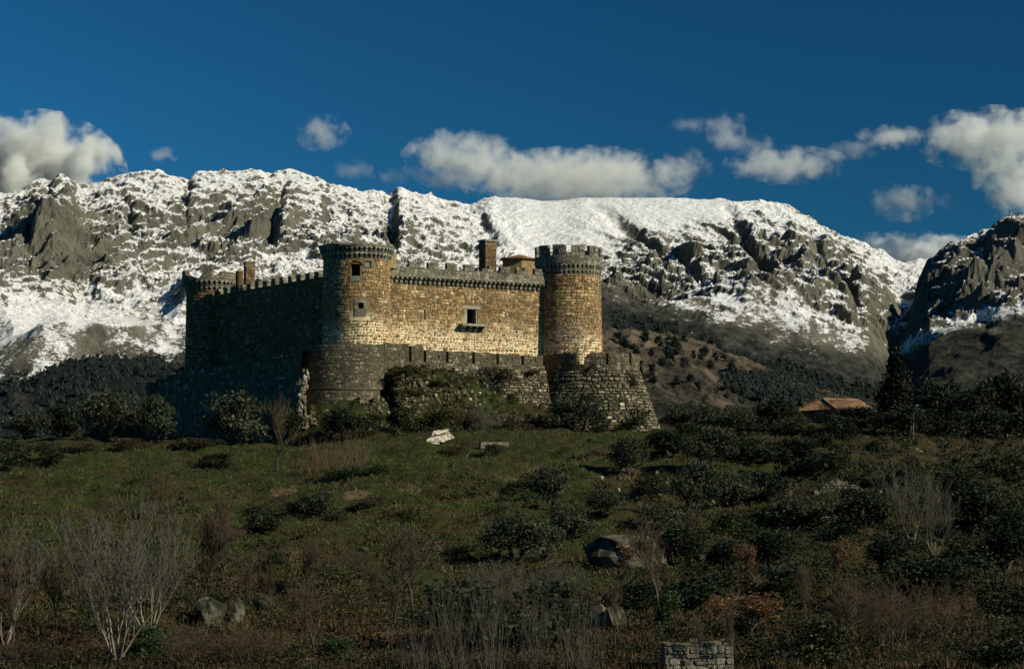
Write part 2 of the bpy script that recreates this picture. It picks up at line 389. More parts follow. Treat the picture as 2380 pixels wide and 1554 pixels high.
# main snow-covered range
RIDGE = [(-400, 470), (-60, 462), (0, 450), (60, 432), (100, 412), (130, 403), (155, 410), (170, 425), (195, 430), (245, 412), (290, 402), (350, 402), (420, 407), (500, 403), (560, 395), (600, 391), (625, 402), (650, 397), (700, 405), (760, 420), (830, 438), (895, 448), (925, 435), (960, 446), (1000, 455), (1030, 470), (1090, 478), (1140, 462), (1200, 456), (1260, 462), (1310, 460), (1350, 455), (1400, 454), (1560, 454), (1640, 460), (1760, 470), (1840, 485), (1900, 520), (1960, 555), (2020, 578), (2080, 605), (2110, 608), (2135, 600), (2170, 602), (2230, 560), (2350, 520), (2800, 500)]
BASE = [(-400, 1010), (3000, 1010)]
GULLY = [(120, 430, 60, 620, 10, 50), (438, 410, 425, 520, 9, 42), (655, 470, 625, 620, 12, 34), (905, 440, 912, 600, 12, 38), (1100, 480, 1150, 560, 12, 22), (1690, 470, 1790, 660, 12, 38), (2110, 610, 2070, 830, 36, 55), (1380, 470, 1560, 600, 20, 35), (770, 430, 760, 560, 9, 22), (250, 450, 300, 560, 9, 22), (1880, 520, 1990, 700, 14, 30), (1560, 560, 1640, 700, 14, 25)]
def relief_main(X, Y, xp, t, k):
    wx = X + 60 * fbm(X / 500, Y / 500, 101, 3); wy = Y + 60 * fbm(X / 500, Y / 500, 105, 3)
    spur = (ridged(wx / 520, wy / 1300, 111, 3) - .55) * 58
    mid = (ridged(wx / 190, wy / 260, 121, 4) - .6) * 15
    small = (ridged(wx / 62 + wy / 300, wy / 85, 131, 4, .6) - .6) * 6.0 + (ridged(wx / 26 - wy / 200, wy / 34, 137, 3, .6) - .6) * 3.6
    dg = sstep(1150, 1450, xp); cR = X + .8 * Y; cL = X - .8 * Y
    mid = mid + dg * (ridged(cR / 120, cL / 620, 181, 3) - .55) * 17 + (1 - sstep(500, 900, xp)) * (ridged(cL / 130, cR / 620, 185, 3) - .55) * 14
    tiny = fbm(X / 17, Y / 20, 141, 3, .6) * 2.6
    rough = .22 + 1.0 * sstep(.3, .6, t)
    smooth_zone = np.exp(-(((xp - 1300) / 210) ** 2)) * sstep(.55, .8, t) + np.exp(-(((xp - 1560) / 190) ** 2)) * sstep(.8, .95, t) + np.exp(-(((xp - 230) / 170) ** 2)) * np.exp(-((t - .42) / .16) ** 2) * .35
    rough = rough * (1 - .75 * np.clip(smooth_zone, 0, 1))
    z = spur * k + mid * (.25 + .75 * k) * rough + (small * (.45 + .55 * k) + tiny * (.6 + .4 * k)) * rough
    # ledges
    q = (z + t * 640 + 14 * fbm(X / 90, Y / 90, 151, 2)) / 26; fr = q - np.floor(q)
    led = (sstep(.25, .8, fr) - fr) * 26
    z = z + led * .22 * rough * (.35 + .65 * k) * sstep(.3, .5, t)
    yi = 1010 - 560 * t
    for (ax, ay, bx, by, wd, dp) in GULLY:
        s = np.clip((yi - ay) / (by - ay), 0, 1); cx = ax + (bx - ax) * s + 6 * fbm(yi / 25., yi * 0, 161, 2)
        inside = sstep(ay - 25, ay + 25, yi) * (1 - sstep(by - 30, by + 50, yi))
        z = z - dp * np.exp(-((xp - cx) / wd) ** 2) * inside * np.maximum(k, .3)
        z = z + dp * .35 * np.exp(-((xp - cx + wd * -2.2) / (wd * 1.3)) ** 2) * inside * k
    return z
SNOWLINE = [(-400, 840), (0, 840), (200, 850), (330, 810), (440, 790), (700, 720), (1100, 720), (1400, 668), (1500, 705), (1650, 745), (1800, 790), (1950, 822), (2060, 840), (2200, 850), (2500, 800)]
def attrs_main(X, Y, Z, xp, yi, nz, t):
    n = fbm(X / 60, Y / 60, 171, 5, .6)
    sl = poly(xp, SNOWLINE); wid = 60 + 90 * (1 - sstep(350, 1300, xp))
    alt = 1 - sstep(-1, 1, (yi - sl + n * 34) / wid)
    thr = float(np.percentile(nz[(yi < 700) & (t < 1)], 33))
    cliff = (np.exp(-(((xp - 110) / 120) ** 2 + ((yi - 560) / 85) ** 2)) * 1.0 + np.exp(-(((xp - 190) / 75) ** 2 + ((yi - 600) / 42) ** 2)) * .7 + np.exp(-(((xp - 560) / 150) ** 2 + ((yi - 530) / 60) ** 2)) * .45
             + np.exp(-(((xp - 1500) / 110) ** 2 + ((yi - 560) / 60) ** 2)) * .45 + np.exp(-(((xp - 1790) / 70) ** 2 + ((yi - 640) / 40) ** 2)) * .5 + np.exp(-(((xp - 2110) / 60) ** 2 + ((yi - 650) / 60) ** 2)) * -.6)
    bowl = np.exp(-(((xp - 1280) / 180) ** 2 + ((yi - 530) / 70) ** 2)) + np.exp(-(((xp - 1600) / 200) ** 2 + ((yi - 475) / 28) ** 2)) + np.exp(-(((xp - 250) / 190) ** 2 + ((yi - 690) / 50) ** 2)) * .35
    s = .5 + (nz - thr - .24 * cliff + .12 * bowl) * 2.7 + n * .22
    s = np.where(alt < 1, np.minimum(s, s * 0 + 1.1) - (1 - alt) * 1.5, s)
    dust = (.34 + .45 * n - .30 * sstep(0, 110, yi - sl)) * (1 - sstep(60, 150, yi - sl))
    s = np.maximum(s, (dust - .5 * sstep(600, 1250, xp)) * (alt < 1))
    veg = sstep(-40, 30, yi - sl + 20 * n)
    fo = np.zeros_like(s)
    # forest band on the slope at the right and behind the castle
    c1 = poly(xp, [(1400, 735), (1600, 800), (1700, 830), (1850, 880), (2050, 925), (2300, 950)]); fo = np.maximum(fo, (1 - sstep(18, 34, np.abs(yi - c1) + 14 * n)) * sstep(1380, 1450, xp))
    c2 = poly(xp, [(-400, 900), (100, 880), (240, 850), (400, 860), (470, 880), (2000, 1000)]); fo = np.maximum(fo, sstep(-6, 8, yi - c2 + 16 * n) * (1 - sstep(520, 700, xp)))
    return {'snow': s, 'veg': veg, 'forest': fo}
M_MTN = m_mountain('snowy_granite_mountain', (.13, .124, .092))
MAINV, MAINA = fan('snowy_mountain_range', -260, 2500, 950, RIDGE, BASE, 3000, 4900, 310, relief_main, 1.12, M_MTN, attrs_main)
# rocky crag at the right
def relief_crag(X, Y, xp, t, k):
    z = (ridged(X / 130, Y / 240, 201, 4) - .6) * 24 * (.2 + .8 * k) + (ridged(X / 40, Y / 60, 211, 4) - .6) * 11 * (.3 + .7 * k) + fbm(X / 12, Y / 12, 221, 3) * 2.4
    yi = 1000 - 500 * t
    q = (t * 500 + 12 * fbm(X / 60, Y / 60, 231, 2)) / 30; fr = q - np.floor(q)
    return z * (.25 + .75 * sstep(.35, .6, t)) + (sstep(.3, .8, fr) - fr) * 16 * sstep(.45, .6, t) * (.3 + .7 * k)
def attrs_crag(X, Y, Z, xp, yi, nz, t):
    n = fbm(X / 50, Y / 50, 241, 5, .6)
    cl = poly(xp, [(2060, 830), (2110, 790), (2140, 765), (2240, 728), (2379, 698), (2700, 650)])
    rock = 1 - sstep(-8, 8, yi - cl + 10 * n)
    fade = 1 - sstep(20, 75, yi - cl + 22 * n)
    q80 = float(np.percentile(nz[(rock > .9) & (t < 1)], 72)); s = (.5 + (nz - q80) * 3.0 + n * .10) * rock + (1 - rock) * (.62 + n * .45 - (1 - fade) * 1.6)
    return {'snow': s, 'veg': sstep(15, 60, yi - cl + 25 * n), 'forest': sstep(880, 960, yi + 40 * n)}
M_CRAG = m_mountain('dark_granite_crag', (.115, .108, .084), vegc=((.014, .016, .011), (.070, .066, .048)))
fan('rocky_crag', 1900, 2620, 300, [(1900, 1012), (1990, 1000), (2035, 975), (2062, 920), (2080, 860), (2095, 812), (2108, 775), (2120, 735), (2135, 665), (2160, 615), (2190, 592), (2225, 565), (2260, 553), (2295, 545), (2312, 520), (2330, 505), (2355, 493), (2400, 490), (2500, 470), (2800, 460)],
    [(1800, 1015), (3000, 1010)], 1900, 3000, 215, relief_crag, .95, M_CRAG, attrs_crag)
# brown hill with pines, right of the castle
def relief_hill(X, Y, xp, t, k):
    return fbm(X / 160, Y / 160, 301, 3) * 12 * k + (ridged(X / 40, Y / 40, 311, 4) - .6) * 4 + fbm(X / 9, Y / 9, 321, 2) * 1.0
HF = [(1760, 905, 75, 34), (1720, 885, 40, 16), (1830, 925, 60, 22)]
def attrs_hill(X, Y, Z, xp, yi, nz, t):
    n = fbm(X / 30, Y / 30, 331, 5, .6); f = np.zeros_like(Z)
    for a, b, c, d in HF: f = np.maximum(f, 1 - sstep(.8, 1.1, np.hypot((xp - a) / c, (yi - b) / d) + .35 * n))
    return {'snow': Z * 0, 'veg': sstep(-.3, .3, n + (yi - 850) / 160), 'forest': f}
M_HILL = m_mountain('brown_hill', (.12, .093, .06), snow=False, vegc=((.012, .013, .008), (.095, .080, .055)), fs=2.2)
HILLV, HILLA = fan('brown_hill', 1240, 2300, 340, [(1080, 770), (1300, 765), (1405, 768), (1500, 772), (1590, 788), (1640, 802), (1700, 828), (1760, 852), (1840, 890), (1900, 915), (1960, 935), (2060, 962), (2200, 990), (2500, 1010)],
    [(1000, 1040), (2600, 1040)], 800, 1600, 130, relief_hill, .9, M_HILL, attrs_hill)
# wooded hill at the left
def relief_wood(X, Y, xp, t, k): return fbm(X / 200, Y / 200, 401, 3) * 18 * k + (ridged(X / 60, Y / 90, 411, 3) - .6) * 9 + fbm(X / 9, Y / 9, 421, 2) * 2.5
def attrs_wood(X, Y, Z, xp, yi, nz, t):
    n = fbm(X / 70, Y / 70, 431, 4)
    gap = np.exp(-(((xp - 385) / 45) ** 2 + ((yi - 915) / 18) ** 2)) + np.exp(-(((xp - 60) / 60) ** 2 + ((yi - 930) / 30) ** 2)) * .8
    return {'snow': Z * 0, 'veg': Z * 0 + 1, 'forest': np.clip(1 - sstep(.35, .6, gap + .3 * n), 0, 1)}
M_WOOD = m_mountain('wooded_hill', (.10, .095, .07), snow=False, vegc=((.012, .016, .013), (.06, .062, .05)), fs=1.2)
WOODV, WOODA = fan('wooded_hill', -260, 800, 260, [(-420, 960), (0, 925), (80, 885), (150, 852), (230, 838), (330, 836), (400, 852), (470, 880), (600, 920), (1120, 985)],
    [(-500, 1040), (1200, 1040)], 1300, 2300, 150, relief_wood, 1.0, M_WOOD, attrs_wood)
# ================================================================== masonry
class Plane:
    def __init__(s, A, d, n, batter=0, z0=0): s.A = np.array(A, float); s.d = np.array(d, float); s.n = np.array(n, float); s.b = batter; s.z0 = z0
    def __call__(s, u, z, q=0.0):
        q = q + s.b * (s.z0 - z); p = s.A + s.d * u + s.n * q; return Vector((p[0], p[1], z))
    def frame(s, u, z): return Vector((s.d[0], s.d[1], 0)), Vector((-s.n[0] * s.b, -s.n[1] * s.b, 1)).normalized(), Vector((s.n[0], s.n[1], s.b)).normalized()
class Cyl:
    """u = metres of arc to the right of the point facing the camera"""
    def __init__(s, C, r, taper=0, z0=0):
        s.C = np.array(C, float); s.r = r; s.tp = taper; s.z0 = z0
        L = np.linalg.norm(s.C); s.t = -s.C / L; s.rt = np.array((-s.t[1], s.t[0]))
        if s.rt[0] < 0: s.rt = -s.rt
    def __call__(s, u, z, q=0.0):
        a = u / s.r; R = s.r + q + s.tp * (s.z0 - z); p = s.C + R * (math.sin(a) * s.rt + math.cos(a) * s.t); return Vector((p[0], p[1], z))
    def frame(s, u, z):
        a = u / s.r; tg = math.cos(a) * s.rt - math.sin(a) * s.t; n = math.sin(a) * s.rt + math.cos(a) * s.t
        return Vector((tg[0], tg[1], 0)), Vector((-n[0] * s.tp, -n[1] * s.tp, 1)).normalized(), Vector((n[0], n[1], s.tp)).normalized()
def find_uv(surf, x, y, u=0.0, z=15.0):
    for _ in range(12):
        p = proj(surf(u, z)); e = 1e-3; a = proj(surf(u + e, z)); b = proj(surf(u, z + e))
        J = np.array([[(a[0] - p[0]) / e, (b[0] - p[0]) / e], [(a[1] - p[1]) / e, (b[1] - p[1]) / e]])
        du = np.linalg.solve(J, np.array([x - p[0], y - p[1]])); u += float(du[0]); z += float(du[1])
    return u, z
def rect_uv(surf, x0, y0, x1, y1):
    a = find_uv(surf, x0, (y0 + y1) / 2); b = find_uv(surf, x1, (y0 + y1) / 2); c = find_uv(surf, (x0 + x1) / 2, y0); d = find_uv(surf, (x0 + x1) / 2, y1)
    return a[0], b[0], d[1], c[1]           # u0,u1,zlow,zhigh
def backing(name, surf, u0, u1, z0, z1, mat, parent, holes=(), du=.6, dz=1.0, depth=.9, q=0.0, top=True, ragged=None, dark=None, caps=True):
    us = set(np.linspace(u0, u1, max(2, int((u1 - u0) / du))).tolist()); zs = set(np.linspace(z0, z1, max(2, int((z1 - z0) / dz))).tolist())
    for h in holes: us |= {h[0], h[1]}; zs |= {h[2], h[3]}
    us = sorted(x for x in us if u0 - 1e-6 <= x <= u1 + 1e-6); zs = sorted(x for x in zs if z0 - 1e-6 <= x <= z1 + 1e-6)
    b = MB(); idx = {}
    def vt(i, j):
        if (i, j) not in idx:
            zz = zs[j]
            if ragged and j == len(zs) - 1: zz = ragged(us[i])
            b.v.append(tuple(surf(us[i], zz, q))); idx[i, j] = len(b.v) - 1
        return idx[i, j]
    for i in range(len(us) - 1):
        for j in range(len(zs) - 1):
            uc = (us[i] + us[i + 1]) / 2; zc = (zs[j] + zs[j + 1]) / 2
            if any(h[0] < uc < h[1] and h[2] < zc < h[3] for h in holes): continue
            b.f.append((vt(i, j), vt(i + 1, j), vt(i + 1, j + 1), vt(i, j + 1))); b.r.append(.5); b.m.append(0)
    for h in holes:
        o = [surf(h[0], h[2], q), surf(h[1], h[2], q), surf(h[1], h[3], q), surf(h[0], h[3], q)]
        n_ = [surf(h[0], h[2], q - depth), surf(h[1], h[2], q - depth), surf(h[1], h[3], q - depth), surf(h[0], h[3], q - depth)]
        k = len(b.v); b.v += [tuple(v) for v in o + n_]
        for f in ((0, 1, 5, 4), (1, 2, 6, 5), (2, 3, 7, 6), (3, 0, 4, 7)): b.f.append(tuple(k + i for i in f)); b.r.append(.5); b.m.append(0)
        b.f.append((k + 4, k + 5, k + 6, k + 7)); b.r.append(.5); b.m.append(1)
    if top:     # walkway / wall top and back
        n = len(us); k = len(b.v)
        for u in us:
            zt = ragged(u) if ragged else z1
            b.v.append(tuple(surf(u, zt, q))); b.v.append(tuple(surf(u, zt, q - depth - .1))); b.v.append(tuple(surf(u, z0, q - depth - .1)))
        for i in range(n - 1):
            a = k + 3 * i; b.f.append((a, a + 3, a + 4, a + 1)); b.f.append((a + 1, a + 4, a + 5, a + 2)); b.r += [.5, .5]; b.m += [0, 0]
        for a in (k, k + 3 * (n - 1)) if caps else ():
            lo = tuple(surf(us[0] if a == k else us[-1], z0, q)); b.v.append(lo); b.f.append((a, a + 1, a + 2, len(b.v) - 1)); b.r.append(.5); b.m.append(0)
    return b.obj(name, [mat, dark or M_DARK], parent)
def courses(u0, u1, z0, z1, ch, sw, seed, holes=(), jit=.35, topfn=None, rnd=None, skip=0.0):
    """irregular courses -> list of (u,z,w,h)"""
    R = random.Random(seed); L = []; z = z0; k = 0
    while z < z1 - .05:
        h = min(ch * R.uniform(1 - jit, 1 + jit), z1 - z)
        u = u0 + R.uniform(-sw, 0)
        while u < u1:
            wd = sw * R.uniform(1 - jit * 1.2, 1 + jit * 1.6); a, b_ = max(u, u0), min(u + wd, u1)
            if b_ - a > .1:
                uc = (a + b_) / 2; zc = z + h / 2
                ok = not any(hh[0] - .03 < b_ and a < hh[1] + .03 and hh[2] - .03 < z + h and z < hh[3] + .03 for hh in holes)
                if topfn and zc + h * .3 > topfn(uc): ok = False
                if R.random() < skip: ok = False
                if ok:
                    if R.random() < .14 and b_ - a > sw * .8:     # two stones one above the other
                        s = R.uniform(.4, .6); L.append((uc, z + h * s / 2, b_ - a, h * s)); L.append((uc, z + h * (1 + s) / 2, b_ - a, h * (1 - s)))
                    else: L.append((uc, zc + R.uniform(-.09, .09) * h * (jit > .2), b_ - a, h * (R.uniform(.82, 1.16) if jit > .2 else 1)))
            u += wd
        z += h; k += 1
    return L
SHAPE = [(-.5, -.28), (-.28, -.5), (.28, -.5), (.5, -.28), (.5, .28), (.28, .5), (-.28, .5), (-.5, .28)]
def stone_poly(R, square):
    out = []
    for (a, c) in SHAPE:
        if square: a = math.copysign(.5 if abs(a) > .4 else .44, a); c = math.copysign(.5 if abs(c) > .4 else .42, c); j = .02
        else: j = .085
        out.append((a + R.uniform(-j, j), c + R.uniform(-j, j)))
    return out
PROTO = {}
def proto_stone(square, mat):
    key = (square, mat.name)
    if key not in PROTO:
        L = []
        for k in range(7):
            R = random.Random(900 + k); pl = stone_poly(R, square); b = MB(); ins = .84 if not square else .93
            vs = [(x, y, 0) for x, y in pl] + [(x * .98, y * .98, .62) for x, y in pl] + [(x * ins, y * ins, 1 + R.uniform(-.1, .1)) for x, y in pl]
            fs = [(i, (i + 1) % 8, 8 + (i + 1) % 8, 8 + i) for i in range(8)] + [(8 + i, 8 + (i + 1) % 8, 16 + (i + 1) % 8, 16 + i) for i in range(8)] + [tuple(range(16, 24))]
            b.add(vs, fs, 0.0); L.append(b.mesh('stone', mat))
        PROTO[key] = L
    return PROTO[key]
STONES = {}        # per top-level thing: candidate stones for single objects
def lay(name, surf, L, depth, mat, parent, thing, joint=.03, square=False, seed=0, single=0, q=0.0, pieces='stone', colour=None):
    """build the stones of one wall: the largest `single` as objects, the rest as one stuff part"""
    R = random.Random(seed); L = list(L)
    size = []
    for (u, z, w_, h) in L:
        p = surf(u, z); a = proj(surf(u - w_ / 2, z)); b_ = proj(surf(u + w_ / 2, z)); size.append((b_[0] - a[0]) * h * F / p[1] * (1 if b_[0] > a[0] else 0))
    order = sorted(range(len(L)), key=lambda i: -size[i]); top = set(order[:single])
    V = []; Fq = []; Fo = []; rr = []; rr8 = []
    for i, (u, z, w_, h) in enumerate(L):
        g = (joint(z) if callable(joint) else joint) * R.uniform(.4, 2.1); dd = depth * R.uniform(.55, 1.35); rv = R.random() if colour is None else colour(u, z, R)
        if i in top:
            fu, fz, fn = surf.frame(u, z); p = surf(u, z, q)
            o = bpy.data.objects.new(pieces, R.choice(proto_stone(square, mat))); COL.objects.link(o); o.parent = parent
            M = Matrix(((fu.x * (w_ - g), fz.x * (h - g), fn.x * dd, p.x), (fu.y * (w_ - g), fz.y * (h - g), fn.y * dd, p.y), (fu.z * (w_ - g), fz.z * (h - g), fn.z * dd, p.z), (0, 0, 0, 1)))
            o.matrix_basis = parent.matrix_world_inv @ M if hasattr(parent, 'matrix_world_inv') else M
        else:
            pl = stone_poly(R, square); b0 = len(V); ins = .84 if not square else .94
            for (k, q0) in ((1.0, -.02), (.98, dd * .62), (ins, dd)):
                for x, y in pl: V.append(tuple(surf(u + x * (w_ - g) * k, z + y * (h - g) * k, q + q0)))
            for k in range(8):
                n1 = (k + 1) % 8
                Fq.append((b0 + k, b0 + n1, b0 + 8 + n1, b0 + 8 + k)); Fq.append((b0 + 8 + k, b0 + 8 + n1, b0 + 16 + n1, b0 + 16 + k)); rr += [rv, rv]
            Fo.append(tuple(b0 + 16 + k for k in range(8))); rr8.append(rv)
    if V:
        me = npmesh(name, V, [np.array(Fq), np.array(Fo)], [mat], {'rnd': ('FACE', rr + rr8)})
        o = link(name, me, parent); tag(o, kind='stuff'); return o

def corbel_mesh(name, w_, h, out_, mat, steps=2):
    """bracket stones growing outward upward; local frame x along wall, y outward, z up (0 = bottom)"""
    b = MB(); dz = h / steps
    for k in range(steps):
        d = out_ * (k + 1) / steps; prof = [(0, k * dz), (d * .45, k * dz), (d * .85, k * dz + dz * .3), (d, k * dz + dz * .65), (d, (k + 1) * dz - .02), (0, (k + 1) * dz - .02)]
        vs = [(-w_ / 2, y, z) for y, z in prof] + [(w_ / 2, y, z) for y, z in prof]; n = len(prof)
        b.add(vs, [(i, (i + 1) % n, n + (i + 1) % n, n + i) for i in range(n)] + [tuple(range(n))[::-1], tuple(range(n, 2 * n))], 0)
    return b.mesh(name, mat)
def put(name, me, surf, u, z, parent, q=0.0):
    fu, fz, fn = surf.frame(u, z); p = surf(u, z, q); o = bpy.data.objects.new(name, me); COL.objects.link(o); o.parent = parent
    o.matrix_basis = Matrix(((fu.x, fn.x, 0, p.x), (fu.y, fn.y, 0, p.y), (0, 0, 1, p.z), (0, 0, 0, 1))); return o
def arch_band(name, surf, u0, u1, pitch, z0, z1, q, gap, mat, parent, phase=0.0):
    """course carried on the brackets, small round arches cut into its lower edge"""
    b = MB(); n = int(round((u1 - u0) / pitch)); pitch = (u1 - u0) / n; r = gap / 2
    for k in range(n):
        uc = u0 + (k + .5 + phase) * pitch; pts = [(uc - pitch / 2, z0), (uc - r, z0)]
        for j in range(1, 6):
            a = math.pi * j / 6; pts.append((uc - r * math.cos(a), z0 + r * math.sin(a) * .95))
        pts += [(uc + r, z0), (uc + pitch / 2, z0)]; rv = random.random()
        for (a, za), (c, zc) in zip(pts[:-1], pts[1:]):
            b.add([surf(a, za, q), surf(c, zc, q), surf(c, z1, q), surf(a, z1, q), surf(a, za, -.02), surf(c, zc, -.02), surf(a, z1, -.02), surf(c, z1, -.02)], [(0, 1, 2, 3), (4, 5, 1, 0), (3, 2, 7, 6)], rv)
    o = b.obj(name, mat, parent); return o
def block_merlon(surf, u, w_, z0, h, depth, mat, parent, q, seed, slit=False, broken=0.0, name='merlon'):
    """one merlon: core plus proud ashlar blocks front and sides"""
    R = random.Random(seed); b = MB()
    def blk(a, c, za, zb, q0, q1, rv, ch=.02):
        vs = [surf(a, za, q0), surf(c, za, q0), surf(c, zb, q0), surf(a, zb, q0), surf(a + ch, za + ch, q1), surf(c - ch, za + ch, q1), surf(c - ch, zb - ch, q1), surf(a + ch, zb - ch, q1)]
        b.add(vs, [(0, 1, 5, 4), (1, 2, 6, 5), (2, 3, 7, 6), (3, 0, 4, 7), (4, 5, 6, 7), (3, 2, 1, 0)], rv)
    nz = max(2, int(round(h / .34)))
    for j in range(nz):
        za = z0 + h * j / nz; zb = z0 + h * (j + 1) / nz
        cut = [u - w_ / 2] + sorted([u + w_ * R.uniform(-.32, -.05), u + w_ * R.uniform(.08, .34)] if (j % 2) else [u + w_ * R.uniform(-.08, .08)]) + [u + w_ / 2]
        for a, c in zip(cut[:-1], cut[1:]):
            if slit and a < u < c and j in (1, 2) and nz > 3:
                blk(a, u - .07, za + .008, zb - .008, q - depth, q + R.uniform(0, .03), R.random()); blk(u + .07, c, za + .008, zb - .008, q - depth, q + R.uniform(0, .03), R.random()); continue
            if broken and j == nz - 1 and R.random() < broken: continue
            blk(a + .008, c - .008, za + .006, zb - .006 + (R.uniform(-.06, .05) if j == nz - 1 else 0), q - depth - R.uniform(0, .03), q + R.uniform(-.01, .035), R.random())
    return b.obj(name, mat, parent)

# ================================================================== the castle
castle = empty('castle', (0, 0, 0)); tag(castle, 'brown granite castle with round corner towers standing on the hilltop', 'castle')
# ---- corner tower nearest to the camera
JO = lambda z: .03 + .05 * float(sstep(18.5, 14.5, z + .8 * math.sin(z * 7)))
def tower(label, C, r, taper, zb, ztop, holes_px=(), seed=0, mat=None, sw=.46, ch=.33, single=0, du=(-1.75, 2.0), skipholes=()):
    t = empty('round_tower', parent=castle); t['label'] = label
    s = Cyl(C, r, taper, ztop); holes = [rect_uv(s, *h) for h in holes_px]
    ua, ub = du[0] * r, du[1] * r
    backing('tower_core', s, -math.pi * r, math.pi * r, zb, ztop, M_MORTARD if mat is M_KEEP3 else M_MORTAR, t, holes, du=r * .22, top=False, depth=1.2)  # far tower takes the darker mortar colour to deepen its shade
    L = courses(ua, ub, zb, ztop, ch, sw, seed, list(holes) + list(skipholes))
    lay('stone_facing', s, L, .06, mat or M_KEEP, t, castle, seed=seed, single=single, joint=JO)
    return t, s, holes
def surround(surf, h, parent, wd=.35, below=.5, above=.3, q=.06, mat=None, jambs=True):
    """dressed stones round an opening: jambs, lintel, sill"""
    u0, u1, z0, z1 = h; mt = mat or M_PALE
    def blk(name, a, c, za, zb, dq=0):
        b = MB(); n = 3; us = np.linspace(a, c, n)
        for i in range(n - 1):
            A, B = us[i], us[i + 1]
            b.add([surf(A, za, -.6), surf(B, za, -.6), surf(B, zb, -.6), surf(A, zb, -.6), surf(A, za, q + dq), surf(B, za, q + dq), surf(B, zb, q + dq), surf(A, zb, q + dq)], [(0, 1, 5, 4), (1, 2, 6, 5), (2, 3, 7, 6), (3, 0, 4, 7), (4, 5, 6, 7)], .4)
        b.obj(name, mt, parent)
    if above: blk('lintel', u0 - wd, u1 + wd, z1, z1 + above)
    if below:
        blk('window_sill', u0 - wd * .8, u1 + wd * .9, z0 - below * .45, z0, .03)
        if below > .3: blk('sill_block', u0 - wd, (u0 + u1) / 2, z0 - below, z0 - below * .45 - .012); blk('sill_block', (u0 + u1) / 2 + .015, u1 + wd * .7, z0 - below * .96, z0 - below * .45 - .012, .01)
    if jambs:
        nj = max(1, int(round((z1 - z0) / .4)))
        for j in range(nj):
            za = z0 + (z1 - z0) * j / nj + .01; zb = z0 + (z1 - z0) * (j + 1) / nj - .012; e = random.uniform(-.12, .10)
            blk('jamb', u0 - wd + e, u0, za, zb, random.uniform(-.02, .02)); blk('jamb', u1, u1 + wd + random.uniform(-.12, .1), za, zb, random.uniform(-.02, .02))
Z1 = 24.75
cyl1 = Cyl(T1C, 3.72, .012, 23.1)
hA = rect_uv(cyl1, 815, 613, 837, 641); hB = rect_uv(cyl1, 832.5, 703, 845, 717); hN = rect_uv(cyl1, 849, 606, 863, 621); hS = rect_uv(cyl1, 817, 605, 827, 610)
sur = lambda h, a, b_, c_, d_: (h[0] - a, h[1] + a, h[2] - b_, h[3] + c_)
t1, s1, h1 = tower('round corner tower nearest the camera, rim without merlons', T1C, 3.72, .012, 4.5, 23.1, [(815, 613, 837, 641), (832.5, 703, 845, 717), (849, 606, 863, 621), (817, 605, 827, 610)], 11, single=110,
                   skipholes=[sur(hA, .05, .6, .12, 0), sur(hB, .55, 1.0, .45, 0), sur(hN, .12, .05, .1, 0)])
surround(s1, (hA[0], hA[1], hA[2], hA[3]), t1, wd=.12, below=.6, above=0, mat=M_ASHLAR, jambs=False)
surround(s1, hB, t1, wd=.42, below=.85, above=.36, mat=M_ASHLAR)
surround(s1, hN, t1, wd=.08, below=.06, above=.1, mat=M_ASHLAR)
b = MB(); b.add([s1(hN[0], hN[2], -.12), s1(hN[1], hN[2], -.12), s1(hN[1], hN[3], -.12), s1(hN[0], hN[3], -.12)], [(0, 1, 2, 3)], .5); b.obj('blocked_window', M_ASHLAR, t1)
# arched head over the large opening: rough voussoirs
b = MB(); um = (hA[0] + hA[1]) / 2; rA = (hA[1] - hA[0]) / 2 + .22
for k in range(9):
    a0 = math.pi * (k / 9) ; a1 = math.pi * ((k + .9) / 9)
    pts = [(um + r_ * math.cos(a), hA[3] - .1 + r_ * math.sin(a) * .6) for r_, a in ((rA, a0), (rA, a1), (rA + .2, a1), (rA + .2, a0))]
    b.add([s1(u, z, .02) for u, z in pts] + [s1(u, z, .13) for u, z in pts], [(0, 1, 5, 4), (1, 2, 6, 5), (2, 3, 7, 6), (3, 0, 4, 7), (4, 5, 6, 7)])
b.obj('relieving_arch', M_KEEP, t1)
def crown(t, C, r, z_low, rows, arc=(-2.0, 2.2), seed=0, gap=.26, wd=.27, pitch=.53, mat=None):
    """two staggered rows of bracket stones with small arches; returns outer radius"""
    mat = mat or M_ASHLAR; q = 0
    for k, (z0, zh, band, dq) in enumerate(rows):
        s = Cyl(C, r + q, 0, z0); n = int(round(2 * math.pi * (r + q) / pitch)); pu = 2 * math.pi * (r + q) / n
        me = corbel_mesh('corbel', wd, zh, dq, mat)
        for i in range(n):
            a = (i + .5 * k) / n * 2 * math.pi - math.pi
            if arc[0] < a < arc[1]: put('corbel', me, s, a * (r + q), z0, t)
        arch_band('arched_band', s, -math.pi * (r + q) + pu * .5 * (k), math.pi * (r + q) + pu * .5 * k, pu, z0 + zh - .02, z0 + zh + band, dq, gap, mat, t, phase=0)
        # wall of the recess behind the brackets
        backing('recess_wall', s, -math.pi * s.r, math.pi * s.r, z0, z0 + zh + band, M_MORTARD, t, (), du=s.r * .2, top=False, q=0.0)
        q += dq
    return r + q
r1 = crown(t1, T1C, 3.72, 23.1, [(23.08, .42, .26, .24), (23.78, .42, .22, .26)])
s = Cyl(T1C, r1, 0, 24.4)
cop = MB()
